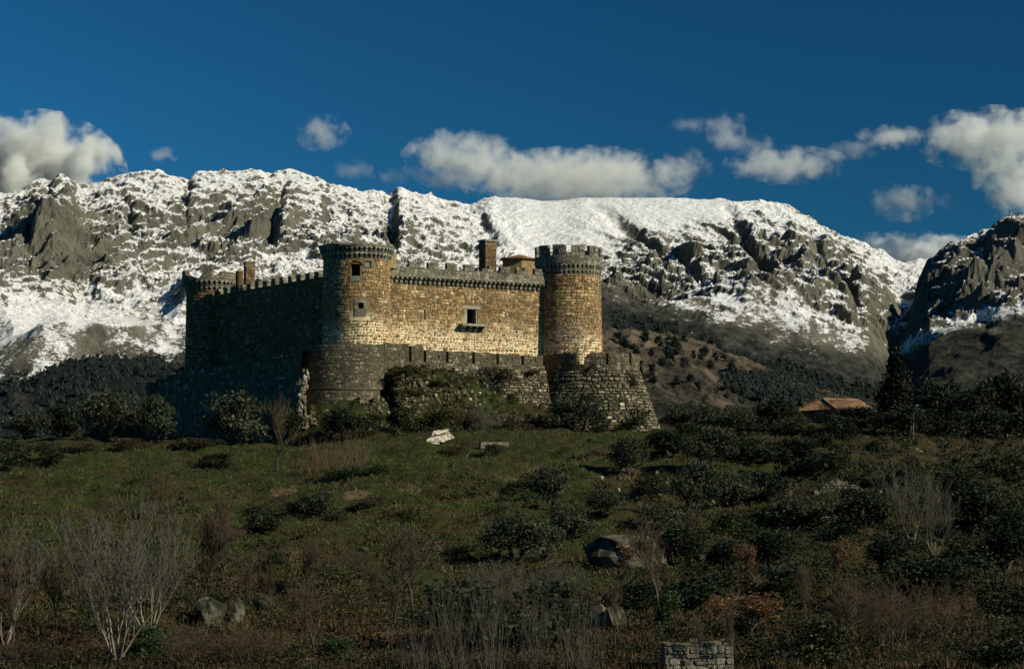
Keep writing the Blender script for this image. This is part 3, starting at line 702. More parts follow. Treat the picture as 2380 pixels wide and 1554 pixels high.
for k in range(40):        # coping stones round the rim, slightly uneven
    a0 = (k + .01) / 40 * 2 * math.pi * r1; a1 = (k + .985) / 40 * 2 * math.pi * r1; zt = 24.70 + random.uniform(-.04, .06); qo = .07 + random.uniform(-.02, .03)
    c = MB(); c.add([s(a0, 24.44, -1.1), s(a1, 24.44, -1.1), s(a1, 24.44, qo), s(a0, 24.44, qo), s(a0, zt + .12, -1.1), s(a1, zt + .12, -1.1), s(a1, zt - .04, qo), s(a0, zt - .04, qo)],
                    [(3, 2, 6, 7), (2, 1, 5, 6), (0, 3, 7, 4), (4, 7, 6, 5), (0, 1, 2, 3), (1, 0, 4, 5)]); c.obj('coping_stone', M_ASHLAR, t1)
b = MB(); cs = [tuple(Cyl(T1C, r1 - 1.1)(a / 24 * 2 * math.pi * (r1 - 1.1), 24.5)) for a in range(24)]; b.add(cs, [tuple(range(24))], .5); b.obj('roof_terrace', M_MORTARD, t1)
# stair turret behind the rim, catching the sun
s = Cyl(T1C + np.array((3.3, 1.8)), 1.1, 0, 24.3); backing('stair_turret', s, -math.pi * 1.1, math.pi * 1.1, 22.4, 24.2, M_KEEP, t1, (), du=.4, top=False)
# ---- right-hand tower
t2, s2, h2 = tower('tall round tower with crenellated crown at the right corner', T2C, 3.82, .018, 4.5, 22.75, [], 12, single=70)
r2 = crown(t2, T2C, 3.82, 22.7, [(22.72, .40, .26, .10), (23.40, .42, .24, .16)])
s = Cyl(T2C, r2, 0, 24)
backing('parapet', s, -math.pi * r2, math.pi * r2, 24.05, 25.0, M_MORTARD, t2, (), du=.8, depth=.5)
lay('parapet_facing', s, courses(-1.8 * r2, 2.0 * r2, 24.05, 25.0, .32, .5, 44, jit=.15), .035, M_ASHLAR, t2, castle, square=True, joint=.02, seed=5)
NM = 11
for k in range(NM):
    a = math.radians(-49 + 360 / NM * k); a = (a + math.pi) % (2 * math.pi) - math.pi
    block_merlon(s, a * r2, 2 * math.pi * r2 / NM - .62, 25.0, 1.22 + random.uniform(-.04, .06), .45, M_ASHLAR, t2, 0.0, 300 + k, slit=True)
b = MB(); cs = [tuple(Cyl(T2C, r2 - .5)(a / 24 * 2 * math.pi * (r2 - .5), 24.3)) for a in range(24)]; b.add(cs, [tuple(range(24))], .5); b.obj('roof_terrace', M_MORTARD, t2)
# ---- far left tower, its crown ruined
t3, s3, h3 = tower('round far left tower with broken ragged crown', T3C, 2.85, .012, 6.0, 22.9, [], 13, mat=M_KEEP3, sw=.55, ch=.4, single=10)
r3 = crown(t3, T3C, 2.85, 22.9, [(22.4, .48, .3, .3), (23.15, .48, .22, .32)], pitch=.62, gap=.32, wd=.3)
s = Cyl(T3C, r3, 0, 24)
def rag3(u):
    a = math.degrees(u / r3)
    z = 24.35 + .12 * math.sin(u * 5) + .08 * math.sin(u * 11 + 1)
    if -16 < a < 9: z = 25.75 + .15 * math.sin(u * 7)
    elif -64 < a < -16: z = 24.25 + .35 * (-(a + 40) / 24)
    elif a <= -64: z = 25.15
    elif 9 <= a < 25: z = 24.4 + .3 * (a - 9) / 16
    elif 25 <= a < 75: z = 24.95
    return z
backing('broken_parapet', s, -1.9 * r3, 2.1 * r3, 23.8, 24.3, M_MORTARD, t3, (), du=.22, depth=.55, ragged=rag3)
lay('parapet_facing', s, courses(-1.8 * r3, 1.8 * r3, 23.85, 25.9, .3, .42, 45, jit=.3, topfn=rag3), .06, M_ASHLAR, t3, castle, seed=6)
# ---- front curtain wall
wf = empty('curtain_wall', parent=castle); wf['label'] = 'sunlit front wall with a balcony window between the two near towers'
FA = T1C + NF * .3; LF = float(np.linalg.norm(T2C - T1C))
pf = Plane(FA, DF, NF)
hW = rect_uv(pf, 1079.5, 718, 1110, 753); hL = rect_uv(pf, 985.5, 719, 989, 743)
backing('wall_core', pf, 2, LF - 2, 6, 21.6, M_MORTAR, wf, [hW, hL], du=2, dz=2, depth=1.4)
holesF = [sur(hW, .12, .1, .5, 0), hL]
lay('stone_facing', pf, courses(3.2, LF - 3.2, 6, 21.5, .34, .46, 21, holesF), .06, M_KEEP, wf, castle, seed=7, single=90, joint=JO)
# window: pale stone jambs, lintel, timber mullion stump, threshold slab on brackets
surround(pf, hW, wf, wd=.35, below=0, above=.36, q=.04, mat=M_PALE, jambs=False)
b = MB(); u0, u1, z0, z1 = hW
fr = .13
for a, c in ((u0, u0 + .36), (u1 - .16, u1 - .05)):
    b.add([pf(a, z0, -.5), pf(c, z0, -.5), pf(c, z1, -.5), pf(a, z1, -.5), pf(a, z0, -.08), pf(c, z0, -.08), pf(c, z1, -.08), pf(a, z1, -.08)], [(0, 1, 5, 4), (1, 2, 6, 5), (2, 3, 7, 6), (3, 0, 4, 7), (4, 5, 6, 7)], .9)
wn = b.obj('window', M_PALE, wf)
hb = rect_uv(pf, 1062, 755, 1128, 761)
b = MB(); a, c = find_uv(pf, 1066, 757)[0], find_uv(pf, 1122, 757)[0]; zb = z0 - .02
b.add([pf(a, zb - .26, -.1), pf(c, zb - .26, -.1), pf(c, zb - .26, .95), pf(a, zb - .26, .95), pf(a, zb, -.1), pf(c, zb, -.1), pf(c, zb, .95), pf(a, zb, .95)], [(0, 3, 2, 1), (4, 5, 6, 7), (3, 0, 4, 7), (2, 3, 7, 6), (1, 2, 6, 5)], .3)
b.obj('balcony_slab', M_ASHLAR, wf)
mcb = corbel_mesh('balcony_bracket', .3, .55, .85, M_ASHLAR, 2)
for k in range(4): put('balcony_bracket', mcb, pf, a + .35 + (c - a - .7) * k / 3, zb - .82, wf)
def rail_bar(p, q_, r, bb):
    d = (q_ - p); L = d.length; R = d.to_track_quat('Z', 'Y').to_matrix(); bb.box((p + q_) / 2, r, r, L, R, .5)
M_IRON = mat_plain('rusty_iron', (.05, .03, .02))
b = MB()
rail_bar(pf(a + .05, zb, .88), pf(a + .05, zb + .95, .1), .03, b); rail_bar(pf(c - .05, zb, .88), pf(c - .05, zb + .95, .1), .03, b)
b.obj('railing_stay', M_IRON, wf)
def battlement(parent, pl, u0, u1, zc, zh, zpar, zm, over, cpitch, cw, mpitch, mw, ramp=lambda u: 0, single=0, seed=0, arc_gap=.24, mats=M_ASHLAR, lowcorb=True):
    """brackets, parapet and merlons along a straight wall; zc bracket foot, zpar parapet foot, zm merlon foot"""
    me = corbel_mesh('corbel', cw, zh, over, mats, 2); u = u0 + cpitch * .5
    while u < u1:
        put('corbel', me, pl, u, zc, parent); u += cpitch
    n = int(round((u1 - u0) / cpitch))
    arch_band('arched_band', pl, u0, u1, (u1 - u0) / n, zpar - .02, zpar + .26, over, arc_gap, mats, parent, phase=.5 if False else 0)
    backing('parapet', pl, u0, u1, zpar + .26, zm, M_MORTARD, parent, (), du=2, dz=.8, depth=.45, q=over - .03)
    lay('parapet_facing', pl, courses(u0, u1, zpar + .27, zm, .34, .55, seed, jit=.12), .05, mats, parent, castle, square=True, joint=.02, seed=seed, q=over - .04)
    u = u0 + .5; k = 0
    while u + mw < u1:
        block_merlon(pl, u + mw / 2 + random.uniform(-.12, .12), mw * random.uniform(.86, 1.1), zm, .74 + random.uniform(-.03, .06), .45, mats, parent, over, seed * 10 + k, broken=.12); u += mpitch; k += 1
ztF = 22.65
battlement(wf, pf, 3.25, LF - 3.0, 20.75, .85, 21.6, ztF, .62, .62, .30, 2.42, 1.55, seed=31)
# ---- left curtain wall, in shade
wl = empty('curtain_wall', parent=castle); wl['label'] = 'long left wall in deep shade running back to the far tower'
LA = T1C + NL * .2; LL = float(np.linalg.norm(T3C - T1C)); pll = Plane(LA + DL * LL, -DL, NL)
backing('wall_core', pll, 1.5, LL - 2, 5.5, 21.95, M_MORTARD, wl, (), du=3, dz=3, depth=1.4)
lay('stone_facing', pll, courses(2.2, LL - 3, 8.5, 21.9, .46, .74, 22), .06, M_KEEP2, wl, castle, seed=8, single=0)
u = 2.6; k = 0
while u < LL - 4:
    block_merlon(pll, u + .6, 1.25, 21.95, .78 + random.uniform(-.05, .05), .5, M_ASHLAR, wl, .02, 500 + k, broken=.2); u += 2.25; k += 1
# ---- hidden rear walls so that the castle is closed
T4C = T2C + (T3C - T1C)
wr = empty('curtain_wall', parent=castle); wr['label'] = 'rear walls closing the court behind the front towers'
for A, B in ((T2C, T4C), (T4C, T3C)):
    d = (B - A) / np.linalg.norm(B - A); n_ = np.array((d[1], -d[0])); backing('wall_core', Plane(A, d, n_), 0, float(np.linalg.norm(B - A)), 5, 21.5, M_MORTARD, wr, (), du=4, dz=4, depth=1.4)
# ---- chimneys and the small tiled lantern roof inside the court
def chimney(x0, x1, ytop, Y, zb, label, mat, rot=.55, cap=True, dpt=1.0):
    p = P((x0 + x1) / 2, ytop, Y); wd = (x1 - x0) / F * Y * .78; t = empty('chimney', parent=castle); t['label'] = label
    R = Matrix.Rotation(rot, 3, 'Z'); b = MB(); b.box((p.x, p.y, (p.z + zb) / 2), wd, wd * dpt, p.z - zb, R, .5); b.obj('shaft', mat, t)
    if cap:
        b = MB(); b.box((p.x, p.y, p.z - .02), wd * 1.16, wd * dpt * 1.16, .24, R, .3); b.box((p.x, p.y, p.z - .55), wd * 1.1, wd * dpt * 1.1, .12, R, .3); b.obj('chimney_cap', M_ASHLAR, t)
    # brick courses proud of the shaft
    R_ = random.Random(int(x0)); b = MB(); z = zb
    for fx, fy, L_ in ((1, 0, wd * dpt), (0, -1, wd), (-1, 0, wd * dpt)):
        nv = Vector((fx, fy, 0)); tv = Vector((-fy, fx, 0)); off = (wd if fx else wd * dpt) / 2
        z = max(zb, p.z - 6)
        while z < p.z - .7:
            u_ = -L_ / 2 + .02
            while u_ < L_ / 2 - .1:
                w2 = min(R_.uniform(.25, .45), L_ / 2 - u_ - .01); c_ = nv * (off + .015) + tv * (u_ + w2 / 2)
                sx, sy = (.05, w2 - .03) if fx else (w2 - .03, .05)
                b.box(Vector((p.x, p.y, z + .13)) + R @ c_, sx, sy, .24, R, R_.random()); u_ += w2
            z += .27
    o = b.obj('brickwork', mat, t); tag(o, kind='stuff'); return t
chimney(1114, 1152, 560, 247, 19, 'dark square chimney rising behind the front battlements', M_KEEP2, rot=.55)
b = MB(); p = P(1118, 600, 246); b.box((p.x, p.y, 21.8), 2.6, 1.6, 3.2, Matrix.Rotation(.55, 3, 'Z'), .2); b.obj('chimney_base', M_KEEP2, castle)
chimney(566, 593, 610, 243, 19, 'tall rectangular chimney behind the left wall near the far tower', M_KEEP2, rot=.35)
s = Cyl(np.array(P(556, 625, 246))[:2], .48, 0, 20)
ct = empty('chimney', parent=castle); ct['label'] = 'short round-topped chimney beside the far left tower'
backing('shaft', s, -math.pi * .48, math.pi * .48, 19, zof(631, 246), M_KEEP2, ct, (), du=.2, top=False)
b = MB(); ring = [s(a / 12 * 2 * math.pi * .48, zof(631, 246)) for a in range(12)]; apex = s(0, 0) ; ap = Vector((s.C[0], s.C[1], zof(624, 246)))
b.add(ring + [ap], [(i, (i + 1) % 12, 12) for i in range(12)]); b.obj('dome', M_KEEP2, ct)
# lantern building (tiled hipped octagon)
lt = empty('lantern_tower', parent=castle); lt['label'] = 'low octagonal brick lantern with a tiled roof behind the battlements'
LC = np.array(P(1205, 610, 249))[:2]; rl = 2.1; zt = zof(605, 249)
b = MB(); pts = [(LC[0] + rl * math.cos(a * math.pi / 4 + .2), LC[1] + rl * math.sin(a * math.pi / 4 + .2)) for a in range(8)]
b.add([(x, y, 19) for x, y in pts] + [(x, y, zt) for x, y in pts], [(i, (i + 1) % 8, 8 + (i + 1) % 8, 8 + i) for i in range(8)], .8); b.obj('lantern_wall', M_KEEP, lt)
M_TILE = mat_stone('roof_tile', [(0, (.16, .075, .035)), (.4, (.27, .14, .065)), (.75, (.36, .21, .11)), (1, (.44, .31, .19))], grime_amt=.5, gscale=1.5)
b = MB(); pe = [(LC[0] + (rl + .35) * math.cos(a * math.pi / 4 + .2), LC[1] + (rl + .35) * math.sin(a * math.pi / 4 + .2)) for a in range(8)]
b.add([(x, y, zt) for x, y in pe] + [(x, y, zt + .14) for x, y in pe] + [(LC[0], LC[1], zt + .75)], [(i, (i + 1) % 8, 8 + (i + 1) % 8, 8 + i) for i in range(8)] + [(8 + i, 8 + (i + 1) % 8, 16) for i in range(8)] + [tuple(range(8))[::-1]], .3); b.obj('lantern_roof', M_TILE, lt)

# ================================================================== the outer wall (barbican wall round the foot of the castle)
ow = empty('outer_wall'); tag(ow, 'low weathered outer wall with narrow slits circling the foot of the castle', 'wall')
# front stretch: merlon panels with narrow gaps
sec = empty('wall_section', parent=ow); sec['label'] = 'front stretch of the outer wall, broad panels split by narrow gaps'
pb = Plane(BA, BDIR, BN)
edges = [893, 954, 988, 1040, 1101, 1157, 1215, 1265]; tops = [799, 803, 814, 817, 820, 823, 826]; bots = [832, 836, 838, 838, 842, 842, 846]
U = [find_uv(pb, x, 820)[0] for x in edges]; ub1 = U[-1]
backing('wall_core', pb, U[0], ub1, 4, zof(846, 222), M_MORTARD, sec, (), du=2, dz=2, depth=.9)
lay('stone_facing', pb, courses(U[0], ub1, 7.5, zof(847, 222), .30, .42, 51), .05, M_BARR, sec, ow, seed=9, single=30)
ends = []
for k in range(7):
    a = U[k] + (.10 if k else 0); c = U[k + 1] - .22; um_ = (a + c) / 2; zt = find_uv(pb, (edges[k] + edges[k + 1]) / 2, tops[k])[1]; zb_ = zof(848, 222)
    h_slit = (um_ + .25, um_ + .36, zb_ + .55, zb_ + .95)
    pan = empty('panel', parent=ow) if False else sec
    rg = (lambda kk: (lambda u: tops_z[kk] + .07 * math.sin(u * 3.1 + kk) + .05 * math.sin(u * 7.7)))(k)
    tops_z = globals().setdefault('tops_z', {}); tops_z[k] = zt
    backing('merlon', pb, a, c, zb_ - .01, zt, M_MORTARD, sec, [h_slit], du=.5, dz=1, depth=.8, ragged=rg, q=-.004)
    lay('merlon_facing', pb, courses(a, c, zb_, zt + .2, .28, .38, 60 + k, [h_slit], topfn=rg), .05, M_BARR, sec, ow, seed=60 + k, single=7)
# battered masonry below the front stretch (right part laid bare, left part under rubble)
tl = empty('talus', parent=ow); tl['label'] = 'sloping blocks under the front stretch, half hidden by scrub'
pt = Plane(BA, BDIR, BN, .27, zof(858, 222))
backing('talus_core', pt, 5.0, ub1 + .2, 3.5, zof(858, 222), M_EARTHJ, tl, (), du=1.5, dz=1.5, depth=.5)
lay('talus_facing', pt, courses(5.5, ub1 + .2, 3.8, zof(858, 222), .32, .54, 71, skip=.06, jit=.5), .13, M_TALUS, tl, ow, seed=10, single=85, joint=.07)
# round bastion under the right tower
b2 = empty('bastion', parent=ow); b2['label'] = 'rounded bastion below the right tower with spreading block base'
zc2 = zof(858, 225.5); sb2 = Cyl(BST2, BST2R, 0, zc2); st2 = Cyl(BST2, BST2R + .05, .34, zc2)
backing('talus_core', st2, -1.65 * BST2R, 2.0 * BST2R, 3.5, zc2 + .02, M_EARTHJ, b2, (), du=.7, dz=1, depth=.4)
def jitc(u, z, R): return R.random()
lay('talus_facing', st2, courses(-1.6 * BST2R, 1.9 * BST2R, 3.8, zc2, .34, .52, 72, skip=.04, jit=.5), .15, M_TALUS, b2, ow, seed=12, single=130, joint=.08)
backing('wall_core', sb2, -1.7 * BST2R, 2.2 * BST2R, zc2, zof(846, 225.5), M_MORTARD, b2, (), du=.7, dz=1, depth=.9)
lay('stone_facing', sb2, courses(-1.65 * BST2R, 1.9 * BST2R, zc2, zof(846, 225.5), .28, .42, 73), .05, M_BARR, b2, ow, seed=13, single=10)
ed = [1268, 1342, 1409, 1463, 1488]; UU = [find_uv(sb2, min(max(x, 1265), 1489), 840)[0] if x < 1487 else 1.42 * BST2R for x in ed]
spans = [(-1.6 * BST2R, UU[0] - .12, 0), (UU[0], UU[1] - .05, 0), (UU[1] + .75, UU[2] - .1, 1), (UU[2] + .22, UU[3] - .1, 0), (UU[3] + .3, 1.9 * BST2R, 0)]
zt2 = zof(820, 226)
for k, (a, c, br) in enumerate(spans):
    rg = (lambda kk, aa, bb: (lambda u: zt2 + .06 * math.sin(u * 4 + kk) + .05 * math.sin(u * 9.3) - (1.0 * max(0, 1 - (u - aa) / .9) ** 1.5 if bb else 0)))(k, a, br)
    um_ = (a + c) / 2
    backing('merlon', sb2, a, c, zof(846, 225.5) - .01, zt2, M_MORTARD, b2, (), du=.3, dz=1, depth=.8, ragged=rg, q=-.004)
    lay('merlon_facing', sb2, courses(a, c, zof(846, 225.5), zt2 + .15, .28, .38, 80 + k, topfn=rg), .05, M_BARR, b2, ow, seed=80 + k, single=5)
# round bastion under the near tower, its left end torn open
b1 = empty('bastion', parent=ow); b1['label'] = 'round bastion below the near tower, broken open at its left end'
sb1 = Cyl(BST1, BST1R, .02, 13.4)
def topB(u):
    x, y = proj(sb1(u, 13.0)); return zof(poly(x, [(690, 818), (708, 812), (712, 808), (745, 801), (760, 806), (764, 801), (800, 799), (860, 800), (893, 801)]), 213) + .06 * math.sin(u * 6)
uL = find_uv(sb1, 700, 850)[0]; uR = find_uv(sb1, 893, 850)[0]
zs_ = zof(905, 212.3)
backing('wall_core', sb1, uL, uR, zs_, 13.0, M_MORTARD, b1, (), du=.3, dz=1, depth=.8, ragged=topB, dark=M_DARK, caps=False)
lay('stone_facing', sb1, courses(uL, uR, zs_ + .1, 13.8, .26, .36, 91, topfn=topB), .04, M_BARR, b1, ow, seed=91, single=30, joint=.03)
sb1b = Cyl(BST1, BST1R + .12, .06, zs_)
backing('plinth', sb1b, uL + .35, uR - .6, 3.6, zs_ - .12, M_MORTARD, b1, (), du=.3, dz=1, depth=.6, caps=False)
lay('plinth_facing', sb1b, courses(uL + .4, uR - .6, 3.8, zs_ - .14, .27, .40, 92), .05, M_BARR, b1, ow, seed=92, single=10, joint=.03)
# torn edge: a stub of broken wall standing forward of the bastion, lit by the sun
R = random.Random(5); yy = 992
TX = [(855, 709), (872, 712), (884, 706), (892, 699), (900, 706), (915, 700), (930, 703), (950, 701), (995, 699)]
while yy > 858:
    xc = poly(yy, TX); wdp = poly(yy, [(855, 6), (880, 13), (895, 19), (905, 11), (940, 12), (960, 16), (995, 30)]); n = 2 + int(wdp > 12) + int(wdp > 17)
    for k in range(n):
        p = P(xc + (k - (n - 1) / 2) * wdp / n * 1.2 + R.uniform(-2, 2), yy, 209.9 - .3 * R.random()); wd, hh = wdp / n / F * 213 * R.uniform(.95, 1.6), R.uniform(.2, .42)
        b = MB(); pl = stone_poly(R, False); rot = Matrix.Rotation(R.uniform(-.5, .5), 3, 'Z') @ Matrix.Rotation(R.uniform(-.15, .15), 3, 'Y')
        vs = [p + rot @ Vector((x * wd, y * .6, -hh / 2)) for x, y in pl] + [p + rot @ Vector((x * wd * .85, y * .5, hh / 2)) for x, y in pl]
        b.add(vs, [(i, (i + 1) % 8, 8 + (i + 1) % 8, 8 + i) for i in range(8)] + [tuple(range(8, 16)), tuple(range(8))[::-1]]); b.obj('broken_stone', R.choice((M_PALE, M_KEEP, M_BARR, M_BARR, M_BARR, M_ASHLAR)), b1)
    yy -= R.uniform(2.6, 4.0)
# left stretch in shade, stepping down to a ruined end turret
sl_ = empty('wall_section', parent=ow); sl_['label'] = 'left stretch of the outer wall in black shade with a ruined end'
LE = np.array(P(362, 880, 252))[:2]; LS = np.array(P(702, 830, 210.5))[:2]; dd = (LS - LE) / np.linalg.norm(LS - LE); nn_ = np.array((dd[1], -dd[0])); LW = float(np.linalg.norm(LS - LE)); pw = Plane(LE, dd, nn_)
def topL(u):
    p = LE + dd * u; x = proj((p[0], p[1], 12))[0]; Yq = p[1]
    return zof(poly(x, [(355, 882), (372, 881), (376, 890), (384, 889), (387, 872), (438, 866), (442, 862), (520, 850), (600, 838), (680, 822), (705, 812)]), Yq) + .06 * math.sin(u * 5)
backing('wall_core', pw, 0, LW, 2.0, 12, M_MORTARD, sl_, (), du=.6, dz=2.5, depth=.9, ragged=topL, caps=False)
lay('stone_facing', pw, courses(.1, LW - .1, 3.5, 14, .44, .74, 93, topfn=topL), .06, M_BARR, sl_, ow, seed=93)
s = Cyl(LE + np.array((-.1, .8)), 1.3, 0, 10); backing('end_turret', s, -math.pi * 1.3, math.pi * 1.3, 0, zof(889, 252), M_MORTARD, sl_, (), du=.5, top=False)
# ================================================================== vegetation builders
def leaf_cloud(name, pts, size, mat, seed, rv=None, flat=0.0, aspect=.55):
    g = np.random.default_rng(seed); n = len(pts); a = g.normal(size=(n, 3)); a /= np.linalg.norm(a, axis=1, keepdims=True)
    b = np.cross(a, g.normal(size=(n, 3))); b /= np.linalg.norm(b, axis=1, keepdims=True)
    s = (np.asarray(size).reshape(-1, 1) if np.ndim(size) else size) * g.uniform(.6, 1.4, (n, 1)); A = a * s; B = b * s * aspect; p = np.asarray(pts)
    V = np.stack([p - A, p - B, p + A, p + B], 1).reshape(-1, 3); Fc = np.arange(4 * n).reshape(n, 4)
    r = g.uniform(0, 1, n) if rv is None else np.clip(rv + g.normal(0, .22, n), 0, 1)
    return npmesh(name, V, Fc, [mat], {'rnd': ('FACE', r)})
def lobes_points(g, lobes, n, shell=.35):
    wts = np.array([(l[3] * l[4] * l[5]) ** (2 / 3) for l in lobes]); k = g.choice(len(lobes), n, p=wts / wts.sum())
    d = g.normal(size=(n, 3)); d /= np.linalg.norm(d, axis=1, keepdims=True); rr = 1 - np.abs(g.normal(0, shell, n)); rr = np.clip(rr, .05, 1.08)
    L = np.array(lobes)[k]; return L[:, :3] + d * rr[:, None] * L[:, 3:6] * (1 + .12 * g.normal(size=(n, 1))), k
def crown_mesh(name, seed, n, size, mat, nl=14, z0=.30, top=1.0, wid=.5, shell=.35, clump=True, shape='round'):
    g = np.random.default_rng(seed); lobes = []
    for _ in range(nl):
        a = g.uniform(0, 2 * math.pi); h = g.uniform(0, 1)
        if shape == 'round': rad = wid * .62 * math.sqrt(max(0, 1 - (h - .4) ** 2 * 1.9)) * math.sqrt(g.uniform(.1, 1)); lr = wid * g.uniform(.26, .46)
        elif shape == 'cone': rad = wid * .6 * (1 - h) * g.uniform(.2, 1); lr = wid * (.55 * (1 - h) + .16)
        zc = z0 + (top - z0) * (.12 + .76 * h)
        lobes.append((rad * math.cos(a), rad * math.sin(a), zc, lr, lr, lr * g.uniform(.6, .95) * (1.6 if shape == 'cone' else 1)))
    p, k = lobes_points(g, lobes, n, shell); lr = g.uniform(.15, .75, nl)
    # small leafy clumps
    if clump:
        m_ = n // 9; c, kc = lobes_points(g, lobes, m_, .25); idx = g.integers(0, m_, n); q = c[idx] + g.normal(0, size * 1.3, (n, 3)); sel = g.uniform(0, 1, n) < .7
        p = np.where(sel[:, None], q, p); k = np.where(sel, kc[idx], k)
    return leaf_cloud(name, p, size, mat, seed + 1, rv=lr[k])
def tube_mesh(name, segs, mat, sides=5):
    V = []; Fc = []; 
    for p0, p1, r0, r1, sd in segs:
        p0 = Vector(p0); p1 = Vector(p1); d = (p1 - p0)
        if d.length < 1e-6: continue
        q = d.to_track_quat('Z', 'Y').to_matrix(); b0 = len(V)
        for p, r in ((p0, r0), (p1, r1)):
            for k in range(sd):
                a = 2 * math.pi * k / sd; V.append(tuple(p + q @ Vector((math.cos(a) * r, math.sin(a) * r, 0))))
        for k in range(sd): Fc.append((b0 + k, b0 + (k + 1) % sd, b0 + sd + (k + 1) % sd, b0 + sd + k))
    return npmesh(name, V, np.array(Fc), [mat], {'rnd': ('FACE', np.random.default_rng(1).uniform(0, 1, len(Fc)))}, smooth=True)
def grow(R, p, d, L, r, lev, maxlev, segs, up=.25, spread=.55, kids=(3, 5), kink=.18, ratio=.62, rr=.55, tipr=.0026):
    n = 4 if lev < 2 else 3; q = Vector(p); dr = Vector(d).normalized(); rc = r
    for k in range(n):
        nd = (dr + Vector((R.gauss(0, kink), R.gauss(0, kink), R.gauss(0, kink * .6) + up * .25))).normalized(); l = L / n; r1 = max(tipr, rc * (.86 if lev < maxlev else .6))
        q1 = q + nd * l; segs.append((tuple(q), tuple(q1), rc, r1, 5 if rc > .012 else 3)); 
        if lev < maxlev and (k >= 1 or lev > 0):
            for _ in range(R.randint(*kids) if k == n - 1 else R.randint(0, 2)):
                az = R.uniform(0, 2 * math.pi); t = nd.orthogonal().normalized(); t = (Matrix.Rotation(az, 3, nd) @ t)
                cd = (nd * math.cos(spread * R.uniform(.6, 1.3)) + t * math.sin(spread * R.uniform(.6, 1.3)) + Vector((0, 0, up))).normalized()
                grow(R, q1, cd, L * ratio * R.uniform(.75, 1.2), max(tipr, r1 * rr * R.uniform(.8, 1.1)), lev + 1, maxlev, segs, up, spread, kids, kink, ratio, rr, tipr)
        q = q1; dr = nd; rc = r1
def norm_segs(segs, thin=1.0):
    zmax = max(s[1][2] for s in segs); k = 1 / zmax
    return [(tuple(np.array(a) * k), tuple(np.array(b) * k), r0 * k * thin, r1 * k * thin, sd) for a, b, r0, r1, sd in segs]
M_REED = mat_bark('dry_reeds', (.085, .055, .032), (.19, .13, .08))
LIB = {}
def lib(kind, parts): LIB.setdefault(kind, []).append(parts)     # parts: [(name, mesh)]
for v in range(3):      # olive / holm style trees (unit height)
    for kind, mt, sz, wd in (('olive', M_OLIVE, .026, .55), ('holm', M_HOLM, .028, .52)):
        R = random.Random(100 + v); segs = []
        nb = 2 + v % 2
        for k in range(nb):
            a = 2 * math.pi * k / nb + v; grow(R, (0, 0, 0), (math.cos(a) * .5, math.sin(a) * .5, 1), .42, .045, 0, 2, segs, .2, .6, (2, 3), .2, .7, .6, .004)
        lib(kind, [('trunk', tube_mesh('trunk', segs, M_BARKD)), ('crown', crown_mesh('crown', 10 + v, 3300, sz * 1.08, mt, nl=13 + v, z0=.2, wid=wd))])
for v in range(3):      # round bushes with no visible trunk
    for kind, mt in (('bush', M_BUSH), ('darkbush', M_HOLM), ('bramble', M_GREENB), ('dryscrub', M_BROWNB), ('olivebush', M_OLIVE)):
        lib(kind, [(None, crown_mesh(kind, 40 + v, 1800, .038, mt, nl=12, z0=-.15, wid=.72, shell=.45))])
for v in range(4):      # bare young trees, single stem
    R = random.Random(200 + v); segs = []; grow(R, (0, 0, 0), (R.uniform(-.08, .08), 0, 1), .46, .024, 0, 4, segs, .20, .60, (2, 4), .13, .66, .56, .0028)
    segs = norm_segs(segs); thick = [s for s in segs if s[2] > .004]; thin = [s for s in segs if s[2] <= .004]
    for kind, mt, mt2 in (('bare', M_BARKD, M_TWIG), ('baregrey', M_BARKG, M_TWIG)):
        lib(kind, [('trunk', tube_mesh('trunk', thick, mt)), ('branches', tube_mesh('branches', thin, mt2))])
for v in range(3):      # pale many-stemmed upright trees
    R = random.Random(240 + v); segs = []; ns = 6 + v
    for k in range(ns):
        a = 2 * math.pi * k / ns + v; t = R.uniform(.25, .95); grow(R, (0, 0, .04), (math.cos(a) * t, math.sin(a) * t, 1), .72, .016, 0, 3, segs, .30, .44, (1, 3), .12, .66, .64, .0028)
    segs.append(((0, 0, -.05), (0, 0, .1), .022, .016, 6))
    segs = norm_segs(segs); thick = [s for s in segs if s[2] > .0032]; thin = [s for s in segs if s[2] <= .0032]
    lib('multistem', [('trunk', tube_mesh('trunk', thick, M_BARKW)), ('branches', tube_mesh('branches', thin, M_BARKG))])
for v in range(3):      # fans of long straight shoots
    R = random.Random(260 + v); segs = []
    for k in range(58):
        a = R.uniform(0, 2 * math.pi); t = abs(R.gauss(0, .5)); p = Vector((R.gauss(0, .16), R.gauss(0, .16), 0)); d = Vector((math.cos(a) * t, math.sin(a) * t, 1)).normalized(); L = R.uniform(.55, 1.05); r = R.uniform(.0028, .0055); q = p
        for j in range(4):
            d = (d + Vector((R.gauss(0, .09), R.gauss(0, .09), .05))).normalized(); q1 = q + d * L / 4; segs.append((tuple(q), tuple(q1), r, r * .75, 3)); r *= .75
            if j > 0:
                for _ in range(2):
                    sd_ = (d + Vector((R.gauss(0, .35), R.gauss(0, .35), .1))).normalized(); segs.append((tuple(q1), tuple(q1 + sd_ * L * .16), r * .6, .001, 3))
            q = q1
    lib('shoots', [(None, tube_mesh('shoots', segs, M_BARKG))]); lib('reeds', [(None, tube_mesh('reeds', segs, M_REED))])
